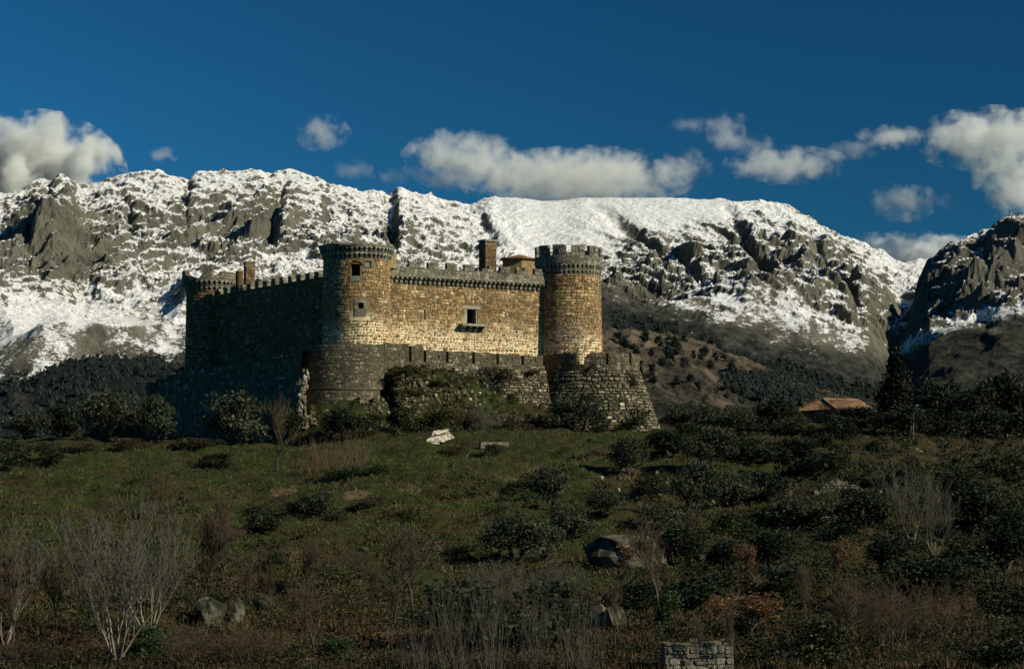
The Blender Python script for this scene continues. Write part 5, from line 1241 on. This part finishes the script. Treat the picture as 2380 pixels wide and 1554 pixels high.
# low tangled scrub: many small leafy mounds
def scrub(name, n, seed, mat, size, hgt, dens, leaf=34):
    X, Y, Z, px = sample_ground(n, seed); ok = ~inside_castle(X, Y) & (np.random.default_rng(seed).uniform(0, 1, n) < dens(X, Y, px)); X, Y, Z = X[ok], Y[ok], Z[ok]
    g = np.random.default_rng(seed + 1); n = len(X); r = size * g.uniform(.5, 1.5, n) * (Y / 130) ** .35; ix = np.repeat(np.arange(n), leaf); d = g.normal(size=(len(ix), 3)); d /= np.linalg.norm(d, axis=1, keepdims=True); d[:, 2] = np.abs(d[:, 2])
    p = np.stack([X, Y, Z], 1)[ix] + d * (r[ix, None] * g.uniform(.5, 1.05, (len(ix), 1))) * np.array([1.25, 1.25, hgt]); rv = np.repeat(g.uniform(.1, .7, n), leaf)
    o = link(name, leaf_cloud(name, p, .068 * (p[:, 1] / 95), mat, seed + 2, rv=rv)); tag(o, kind='stuff')
scrub('low_dark_scrub', 9000, 71, M_BUSH, .58, .8, lambda X, Y, px: np.clip(.36 + .45 * sstep(1300, 2200, px) + .45 * sstep(.1, .6, fbm(X / 9, Y / 6, 95, 3)), 0, 1))
def steep(X, Y): return sstep(.16, .34, (terrain(X, Y + .5, False) - terrain(X, Y - .5, False)))
scrub('terrace_bank_scrub', 14000, 171, M_HOLM, .42, .8, lambda X, Y, px: steep(X, Y) * (.45 + .55 * sstep(900, 1500, px)), leaf=26)
def on_mound(n, seed):
    g = np.random.default_rng(seed); u = g.uniform(-.5, 21, n); v = g.uniform(.2, 8, n); X = BA[0] + BDIR[0] * u + BN[0] * v; Y = BA[1] + BDIR[1] * u + BN[1] * v; return X, Y, terrain(X, Y)
def mound_scrub(name, n, seed, mat, size, leaf=40):
    X, Y, Z = on_mound(n, seed); g = np.random.default_rng(seed + 1); r = size * g.uniform(.4, 1.5, n); ix = np.repeat(np.arange(n), leaf); d = g.normal(size=(len(ix), 3)); d /= np.linalg.norm(d, axis=1, keepdims=True); d[:, 2] = np.abs(d[:, 2])
    p = np.stack([X, Y, Z], 1)[ix] + d * (r[ix, None] * g.uniform(.4, 1.05, (len(ix), 1))) * np.array([1.25, 1.25, .8]); tag(link(name, leaf_cloud(name, p, .10, mat, seed + 2, rv=np.repeat(g.uniform(.1, .75, n), leaf))), kind='stuff')
mound_scrub('mound_green_scrub', 230, 201, M_BUSH, .45); mound_scrub('mound_dry_scrub', 260, 204, M_BROWNB, .42)
scrub('low_black_scrub', 4200, 74, M_HOLM, .85, 1.0, lambda X, Y, px: np.clip(.06 + .9 * sstep(1400, 2150, px), 0, 1))
scrub('low_dry_scrub', 4600, 77, M_BROWNB, .5, .7, lambda X, Y, px: np.clip(.22 + .55 * (1 - sstep(95, 130, Y)) + .5 * sstep(.2, .6, fbm(X / 6, Y / 5, 97, 3)), 0, 1))
# ================================================================== boulders, dry-stone walls, house, small things
def rock_mesh(seed, sub=3, rough=.16, sq=(1, 1, 1)):
    bm = bmesh.new(); bmesh.ops.create_icosphere(bm, subdivisions=sub, radius=1); V = np.array([v.co[:] for v in bm.verts]); g = np.random.default_rng(seed)
    o = g.uniform(0, 50, 3)
    d = fbm(V[:, 0] * 1.3 + o[0] + V[:, 2], V[:, 1] * 1.3 + o[1] - V[:, 2] * .7, seed, 4) * rough * 1.6
    V = V * (1 + d[:, None]); n = g.normal(size=(5, 3)); n /= np.linalg.norm(n, axis=1, keepdims=True)
    for q in n:        # flat cleaved faces
        s = V @ q; lim = g.uniform(.62, .85); V = V - np.clip(s - lim, 0, None)[:, None] * q
    for v, c in zip(bm.verts, V): v.co = c * np.array(sq)
    me = bpy.data.meshes.new('boulder'); bm.to_mesh(me); bm.free(); me.materials.append(M_ROCK); return me
def boulder(x, y, wpx, hpx, label, seed, Y=None, rot=0, name='boulder'):
    p = on_ground(x, y) if Y is None else Vector((ray(x, y)[0] / ray(x, y)[1] * Y, Y, gz(ray(x, y)[0] / ray(x, y)[1] * Y, Y)))
    s = p.y / F; o = link(name, rock_mesh(seed)); o.location = (p.x, p.y + wpx * s * .3, p.z + hpx * s * .32); o.scale = (wpx * s * .56, wpx * s * .5, hpx * s * .66); o.rotation_euler = (0, 0, rot)
    tag(o, label, 'boulder'); return o
boulder(487, 1452, 72, 66, 'large round pale boulder in the left foreground', 1)
boulder(545, 1448, 34, 52, 'narrow upright boulder right of the large round one', 2)
boulder(612, 1418, 56, 30, 'low grey boulder behind the narrow upright one', 3)
boulder(1468, 1322, 175, 84, 'big flat-topped boulder in the middle right of the slope', 4, rot=.4)
boulder(1390, 1460, 50, 60, 'upright boulder among twigs below the flat boulder', 5)
boulder(1428, 1462, 44, 52, 'second upright boulder right of the first below the flat boulder', 6)
boulder(1640, 1312, 60, 22, 'low pale rock right of the flat boulder', 7)
boulder(1010, 1322, 12, 12, 'small pale rock in the grass above the bare shoots', 8)
boulder(1580, 1122, 30, 12, 'low rock on the upper right slope', 9)
boulder(1695, 1143, 22, 12, 'pale rock beside the terrace of the right slope', 10)
boulder(90, 1420, 20, 14, 'small rock in the bracken at far left', 11)
boulder(1452, 1260, 26, 14, 'small pale rock left of the flat boulder', 12)
boulder(845, 1280, 14, 10, 'small grey rock on the slope left of centre', 13)
# dry-stone walls on the terraces
M_DRY = mat_stone('dry_stone', [(0, (.07, .065, .045)), (.5, (.15, .14, .10)), (1, (.27, .25, .19))], grime_amt=.6, gscale=1.2)
def dry_wall(x0, y0, x1, y1, hpx, label, seed, ch, sw, peak=None, Y=None, single=300):
    p0, p1 = on_ground(x0, y0), on_ground(x1, y1)
    if not Y and (x0, y0) != (2240, 1332): Yc = min(p0.y, p1.y); a0 = ray(x0, y0); a1 = ray(x1, y0); X0 = a0[0] / a0[1] * Yc; X1 = a1[0] / a1[1] * Yc; p0 = Vector((X0, Yc, gz(X0, Yc))); p1 = Vector((X1, Yc + .3, gz(X1, Yc)))
    if Y: p0 = P(x0, y0, Y); p1 = P(x1, y1, Y)
    d = np.array((p1.x - p0.x, p1.y - p0.y)); L = np.linalg.norm(d); d = d / L; n = np.array((d[1], -d[0])); 
    if n[1] > 0: n = -n
    h = hpx / F * (p0.y + p1.y) / 2; pl = Plane((p0.x, p0.y), d, n, .12, 0)
    t = empty('dry_stone_wall'); tag(t, label, 'stone wall'); zb = min(p0.z, p1.z) - .2; zb0, zb1 = p0.z, p1.z
    top = lambda u: zb0 + (zb1 - zb0) * u / L + h * (1 if peak is None else max(.12, 1 - abs(u / L - peak) * 1.7)) + .05 * math.sin(u * 5 + seed) + .04 * math.sin(u * 13)
    pl.z0 = zb + h
    backing('wall_core', pl, 0, L, zb - .6, zb + h, M_MORTARD, t, (), du=.35, dz=.5, depth=.6, ragged=lambda u: top(u) - .12)
    lay('stone_facing', pl, courses(0, L, zb, max(zb0, zb1) + h + .2, ch, sw, seed, topfn=top, jit=.55), .07, M_DRY, t, t, seed=seed, single=single, joint=.022); return t
dry_wall(1543, 1562, 1705, 1562, 74, 'dry-stone wall of pale blocks on the bottom edge right of centre', 1, .27, .36)
dry_wall(2105, 1045, 2165, 1043, 10, 'short sunlit dry-stone wall below the lamp post', 2, .18, .32)
dry_wall(1890, 1140, 2020, 1142, 34, 'collapsed pyramid-shaped stone wall on the right slope', 3, .2, .34, peak=.4)
dry_wall(1900, 1198, 1972, 1200, 27, 'short stone retaining wall below the collapsed one', 4, .2, .33)
dry_wall(1430, 1052, 1500, 1050, 12, 'low stone bank under the right bastion terrace', 5, .16, .3)
dry_wall(2240, 1332, 2320, 1300, 34, 'shaded stone retaining wall on the lower right terrace', 6, .2, .32)
dry_wall(1865, 1005, 1925, 1003, 26, 'pale broken masonry under the eave of the tiled house', 7, .25, .4, peak=.3, Y=228)
dry_wall(800, 1000, 905, 998, 22, 'line of tumbled masonry below the near bastion', 8, .22, .36, peak=.6)
# tumbled stones at the castle foot
g = np.random.default_rng(14); V = []; Q = []; O = []; r1_, r2_ = [], []
spots = [(705, 985, 30, 12, 50), (760, 970, 60, 14, 60), (850, 985, 70, 14, 80), (700, 945, 16, 28, 40), (980, 905, 70, 45, 170), (1060, 930, 60, 35, 90), (870, 940, 30, 20, 40), (1150, 975, 110, 12, 90), (1480, 985, 30, 10, 40), (1560, 1120, 160, 30, 25), (1750, 1150, 200, 30, 35), (940, 930, 30, 45, 90)]
for (x, y, sx, sy, n) in spots:
    for _ in range(n):
        p = on_ground(x + g.normal(0, sx * .6), min(y + g.normal(0, sy * .6), 1500), 212.5); s = abs(g.normal(.10, .06)) + .05; R = random.Random(int(g.integers(1e9)))
        rot = Matrix.Rotation(R.uniform(0, 6.3), 3, 'Z') @ Matrix.Rotation(R.gauss(0, .3), 3, 'X'); pl = stone_poly(R, False); b0 = len(V)
        for zz, k in ((-.7, 1.0), (.25, 1.0), (.6, .7)):
            for a, c in pl: V.append(tuple(p + rot @ Vector((a * 2 * s * k, c * 1.6 * s * k, zz * s))))
        rv = R.random()
        for k in range(8):
            n1 = (k + 1) % 8; Q.append((b0 + k, b0 + n1, b0 + 8 + n1, b0 + 8 + k)); Q.append((b0 + 8 + k, b0 + 8 + n1, b0 + 16 + n1, b0 + 16 + k)); r1_ += [rv, rv]
        O.append(tuple(b0 + 16 + k for k in range(8))); r2_.append(rv)
tag(link('tumbled_stones', npmesh('tumbled_stones', V, [np.array(Q), np.array(O)], [M_BARR], {'rnd': ('FACE', r1_ + r2_)})), kind='stuff')
# tiled house
hs = empty('tiled_house'); tag(hs, 'stone house with a hipped orange tiled roof right of the castle', 'house')
Cn = P(1944, 951.5, 238); Ln = P(1838, 957, 247); Rn = P(2035, 951, 250); Ln.z = Rn.z = Cn.z; Bk = Ln + Rn - Cn
A1 = P(1913, 928, 246); A2 = P(1993, 934, 248.5); A2.z = A1.z
cen = (Ln + Rn) / 2
def ins(p, k=.5): q = Vector((cen.x - p.x, cen.y - p.y, 0)).normalized(); return p + q * k
b = MB(); w4 = [ins(p) for p in (Cn, Rn, Bk, Ln)]
b.add([(p.x, p.y, 2.5) for p in w4] + [(p.x, p.y, Cn.z - .1) for p in w4], [(i, (i + 1) % 4, 4 + (i + 1) % 4, 4 + i) for i in range(4)], .4); b.obj('house_wall', M_BARR, hs)
for A, B, sd_ in ((w4[3], w4[0], 1), (w4[0], w4[1], 2)):
    d = np.array((B.x - A.x, B.y - A.y)); L = np.linalg.norm(d); d /= L; pl = Plane((A.x, A.y), d, (d[1], -d[0])); lay('stone_facing', pl, courses(0, L, 4.4, Cn.z - .2, .26, .42, 700 + sd_), .05, M_BARR, hs, hs, seed=sd_)
def roof_face(e0, e1, t0, t1, n):
    """rows of half-round tiles running down the slope"""
    b = MB(); Nn = (e1 - e0).cross(t0 - e0).normalized()
    if Nn.z < 0: Nn = -Nn
    b.add([e0, e1, t1, t0] if (t1 - t0).length > .01 else [e0, e1, t0], [(0, 1, 2, 3)] if (t1 - t0).length > .01 else [(0, 1, 2)], .5)
    for k in range(n):
        a = (k + .5) / n; E = e0.lerp(e1, a); T = t0.lerp(t1, a); w_ = (e1 - e0) / n * .36; w2 = (t1 - t0) / n * .36 if (t1 - t0).length > .01 else w_ * .1; m_ = 9
        for j in range(m_):
            f0, f1 = j / m_, (j + 1) / m_ + .004; p, q = E.lerp(T, f0), E.lerp(T, f1); wa = w_.lerp(w2, f0); wb = w_.lerp(w2, f1); up0 = Nn * (.10 + .02 * 1); up1 = Nn * .075
            b.add([p - wa, p - wa * .5 + up0, p + wa * .5 + up0, p + wa, q - wb, q - wb * .5 + up1, q + wb * .5 + up1, q + wb], [(0, 1, 5, 4), (1, 2, 6, 5), (2, 3, 7, 6), (0, 3, 2, 1)])
    o = b.obj('roof_tiles', M_TILE, hs); tag(o, kind='stuff')
roof_face(Ln, Cn, A1, A1 + (A2 - A1) * .02, 30); roof_face(Cn, Rn, A1, A2, 34); roof_face(Rn, Bk, A2, A2 + (A2 - A1) * .02, 24); roof_face(Bk, Ln, A2, A1, 30)
b = MB()
for A, B in ((Ln, A1), (Cn, A1), (Rn, A2), (A1, A2)):
    n = 14
    for k in range(n):
        p, q = A.lerp(B, k / n), A.lerp(B, (k + .95) / n); rail_bar(p + Vector((0, 0, .08)), q + Vector((0, 0, .08)), .2, b)
b.obj('ridge_tiles', M_TILE, hs)
b = MB(); p = P(2031, 951, 249); b.box((p.x, p.y, p.z + .25), .12, .12, 1.0); b.obj('flue_pipe', M_ASHLAR, hs)
# street lamp
lp = empty('street_lamp'); tag(lp, 'thin grey street lamp beside the cypress', 'lamp post')
pb_ = P(2122, 1020, 203); pt_ = P(2122, 944, 203); M_GALV = mat_plain('galvanised_steel', (.14, .15, .14), .6, .1)
segs = [((pb_.x, pb_.y, pb_.z - .5), (pt_.x, pt_.y, pt_.z), .055, .035, 8), ((pt_.x, pt_.y, pt_.z), (pt_.x + .25, pt_.y - .1, pt_.z + .12), .03, .025, 6)]
link('pole', tube_mesh('pole', segs, M_GALV), lp); b = MB(); b.box((pt_.x + .38, pt_.y - .14, pt_.z + .13), .42, .16, .1, None, .5, taper=.6); b.obj('lamp_head', M_GALV, lp)
# heap of pale tarpaulins
M_TARP = N('faded_patterned_cloth'); c = M_TARP.mix(M_TARP.rng(M_TARP.noise(14, 1), .56, .60, 0, .85), (.52, .48, .36), (.16, .13, .09)); c = M_TARP.mix(M_TARP.rng(M_TARP.noise(1.3, 2), .52, .62), c, (.40, .27, .12)); c = M_TARP.mix(M_TARP.rng(M_TARP.noise(2.1, 2, rough=.3), .6, .66), c, (.13, .14, .15)); M_TARP.color(c); M_TARP = M_TARP.m
tp = empty('tarpaulin_heap'); tag(tp, 'collapsed heap of pale patterned tarpaulins on the grass', 'tarpaulin')
o0 = on_ground(1022, 1026, 203)
def hpt(x, y, dy=0.0):
    Yq = o0.y + dy; return P(x, y, Yq)
def cloth(name, pts, seed, n=10, amp=.07):
    g = np.random.default_rng(seed); a, b_, c_, d_ = [np.array(p) for p in pts]; V = []
    for i in range(n):
        for j in range(n):
            s, t = i / (n - 1), j / (n - 1); p = a * (1 - s) * (1 - t) + b_ * s * (1 - t) + c_ * s * t + d_ * (1 - s) * t
            w_ = amp * float(fbm(np.array([s * 3 + seed]), np.array([t * 3.0]), seed, 3)[0]); V.append(p + np.array((0, -w_ * 1.5, w_)))
    V = np.array(V); me = npmesh(name, V, grid_faces(n, n), [M_TARP]); o = link(name, me, tp); sm = o.modifiers.new('thickness', 'SOLIDIFY'); sm.thickness = .03
cloth('tarpaulin_sheet', (hpt(1003, 1013, .2), hpt(1040, 1003, 1.5), hpt(1044, 996, 1.6), hpt(1007, 1001, 1.2)), 1)
cloth('tarpaulin_sheet', (hpt(1036, 1023, -.3), hpt(1057, 1017, .5), hpt(1040, 1000, 1.6), hpt(1035, 1001, 1.5)), 2)
cloth('tarpaulin_sheet', (hpt(1005, 1027, -.7), hpt(1036, 1026, -.7), hpt(1036, 1008, .6), hpt(1010, 1015, .2)), 3)
cloth('tarpaulin_sheet', (hpt(989, 1026, -.6), hpt(1010, 1028, -.7), hpt(1010, 1015, .1), hpt(996, 1017, .0)), 4)
cloth('tarpaulin_sheet', (hpt(1005, 1031, -1.2), hpt(1021, 1032, -1.2), hpt(1020, 1028, -.9), hpt(1000, 1028, -.9)), 5, amp=.03)
b = MB(); 
for (x0, y0, x1, y1) in ((1044, 996, 1046, 1006), (990, 1018, 1006, 1000), (1006, 1000, 1012, 1014)): rail_bar(hpt(x0, y0, 1.0), hpt(x1, y1, .8), .06, b)
b.obj('pole', M_TIMBER, tp)
# stone trough
tr = empty('stone_trough'); tag(tr, 'long low stone trough behind a dark bush on the grass', 'trough')
p0 = on_ground(1117, 1043, 195); p1 = Vector((P(1181, 1043, p0.y).x, p0.y + .6, p0.z)); d = (p1 - p0).normalized(); nrm = Vector((-d.y, d.x, 0)); L = (p1 - p0).length; hh = .62; R3 = Matrix.Rotation(math.atan2(d.y, d.x), 3, 'Z')
b = MB()
b.box(p0 + d * L / 2 + Vector((0, 0, hh / 2)), L, .16, hh, R3, .6); b.box(p0 + d * L / 2 + nrm * 1.0 + Vector((0, 0, hh / 2)), L, .16, hh, R3, .6)
b.box(p0 + d * .08 + nrm * .5 + Vector((0, 0, hh / 2)), .16, .84, hh - .01, R3, .5); b.box(p0 + d * (L - .08) + nrm * .5 + Vector((0, 0, hh / 2)), .16, .84, hh - .01, R3, .5); b.obj('trough_body', M_ASHLAR, tr)
# pale scraps and stones lying about
for x, y, w_, lb in ((908, 962, 4, 'white rounded stone beside the dark bush under the mound'), (1242, 1006, 4, 'tiny white stone on the grass right of the heap'), (1553, 1036, 8, 'white scrap lying on the slope below the right bastion'), (1497, 1072, 8, 'pale flat stone left of the shadow-casting olive'), (1085, 1062, 5, 'small tan stone on the grass below the trough')):
    boulder(x, y, w_, max(4, w_ * .7), lb, int(x), name='pale_stone')
# ================================================================== clouds: volumes far beyond the range
def cloud(name, label, x, y, rx, ry, dens, seed, Y=9000.0, tilt=0.0, scale=1.0, depth=.8, soft=1.3):
    c = P(x, y, Y); k = Y / F
    bm = bmesh.new(); bmesh.ops.create_icosphere(bm, subdivisions=3, radius=1.0); me = bpy.data.meshes.new(name); bm.to_mesh(me); bm.free()
    o = link(name, me); o.location = c; o.scale = (rx * k, rx * k * depth, ry * k); o.rotation_euler = (0, tilt, 0)
    m = bpy.data.materials.new('cloud_vapour'); m.use_nodes = True; t = m.node_tree; t.nodes.clear(); nd = t.nodes.new; ln = t.links.new
    out_ = nd('ShaderNodeOutputMaterial'); v = nd('ShaderNodeVolumePrincipled'); v.inputs['Color'].default_value = (.985, .995, .96, 1); v.inputs['Anisotropy'].default_value = .1
    tc = nd('ShaderNodeTexCoord'); ge = nd('ShaderNodeNewGeometry')
    le = nd('ShaderNodeVectorMath'); le.operation = 'LENGTH'; ln(tc.outputs['Object'], le.inputs[0])
    mp = nd('ShaderNodeMapping'); mp.inputs['Location'].default_value = (seed * 1.7, seed * .9, seed * 2.3); ln(ge.outputs['Position'], mp.inputs[0])
    nz = nd('ShaderNodeTexNoise'); nz.inputs['Scale'].default_value = .0105 * scale; nz.inputs['Detail'].default_value = 8; nz.inputs['Roughness'].default_value = .6; ln(mp.outputs[0], nz.inputs['Vector'])
    a = nd('ShaderNodeMath'); a.operation = 'MULTIPLY_ADD'; a.inputs[1].default_value = 5.6; ln(nz.outputs[0], a.inputs[0])       # noise*2.6 - radius term
    s = nd('ShaderNodeMath'); s.operation = 'MULTIPLY_ADD'; s.inputs[1].default_value = -1.55; s.inputs[2].default_value = -1.62; ln(le.outputs['Value'], s.inputs[0]); ln(s.outputs[0], a.inputs[2])
    r = nd('ShaderNodeMapRange'); r.inputs[1].default_value = 0; r.inputs[2].default_value = soft; r.inputs[3].default_value = 0; r.inputs[4].default_value = dens * 0.85; ln(a.outputs[0], r.inputs[0])
    ln(r.outputs[0], v.inputs['Density']); ln(v.outputs[0], out_.inputs['Volume']); me.materials.append(m); tag(o, label, 'cloud')
CL = [
 ('large white cloud rising behind the left end of the range', 75, 400, 225, 150, .06, 1, .55),
 ('small round cloud above the left half of the range', 748, 310, 72, 46, .012, 2, 1.2),
 ('tiny wisp of cloud above the left range', 380, 360, 42, 20, .010, 3, 1.4),
 ('rounded cloud left of the long one in the middle', 1072, 372, 150, 78, .016, 4, 1),
 ('long cloud resting just above the middle of the range', 1350, 418, 300, 74, .016, 5, 1.1),
 ('thin right end of the long middle cloud', 1590, 385, 75, 48, .006, 6, 1.2),
 ('upright wispy cloud above the right half of the range', 1690, 315, 60, 68, .008, 7, 1.2),
 ('ragged flat cloud above the right half of the range', 1830, 385, 160, 45, .011, 8, 1.1),
 ('thin cloud link above the ragged flat cloud', 1765, 345, 55, 36, .006, 14, 1.3),
 ('small flat cloud right of the ragged one', 2070, 318, 90, 30, .012, 9, 1.2),
 ('large bright cloud at the upper right edge', 2300, 325, 190, 80, .02, 10, 1),
 ('lower lobe of bright cloud at the right edge', 2365, 420, 115, 105, .02, 11, 1),
 ('slanting cloud over the saddle at right', 2100, 472, 88, 52, .012, 12, 1.2),
 ('thin torn wisp high above the right half of the range', 1610, 290, 70, 22, .0035, 15, 1.6),
 ('faint shred of cloud below the small flat one', 1980, 350, 80, 26, .004, 16, 1.6),
 ('faint shred of cloud left of the rounded middle one', 915, 410, 60, 22, .004, 17, 1.6),
 ('small shred over the saddle below the slanting cloud', 2195, 470, 50, 26, .004, 18, 1.6),
 ('faint wisp over the middle left range', 822, 400, 60, 34, .004, 13, 1.3),
]
for lb, x, y, rx, ry, d, sd_, sc in CL: cloud('cloud', lb, x, y, rx, ry, d, sd_, scale=sc)
cloud('cloud', 'low bank of cloud behind the saddle at right', 2090, 610, 260, 72, .03, 20, scale=1.1, Y=9500)
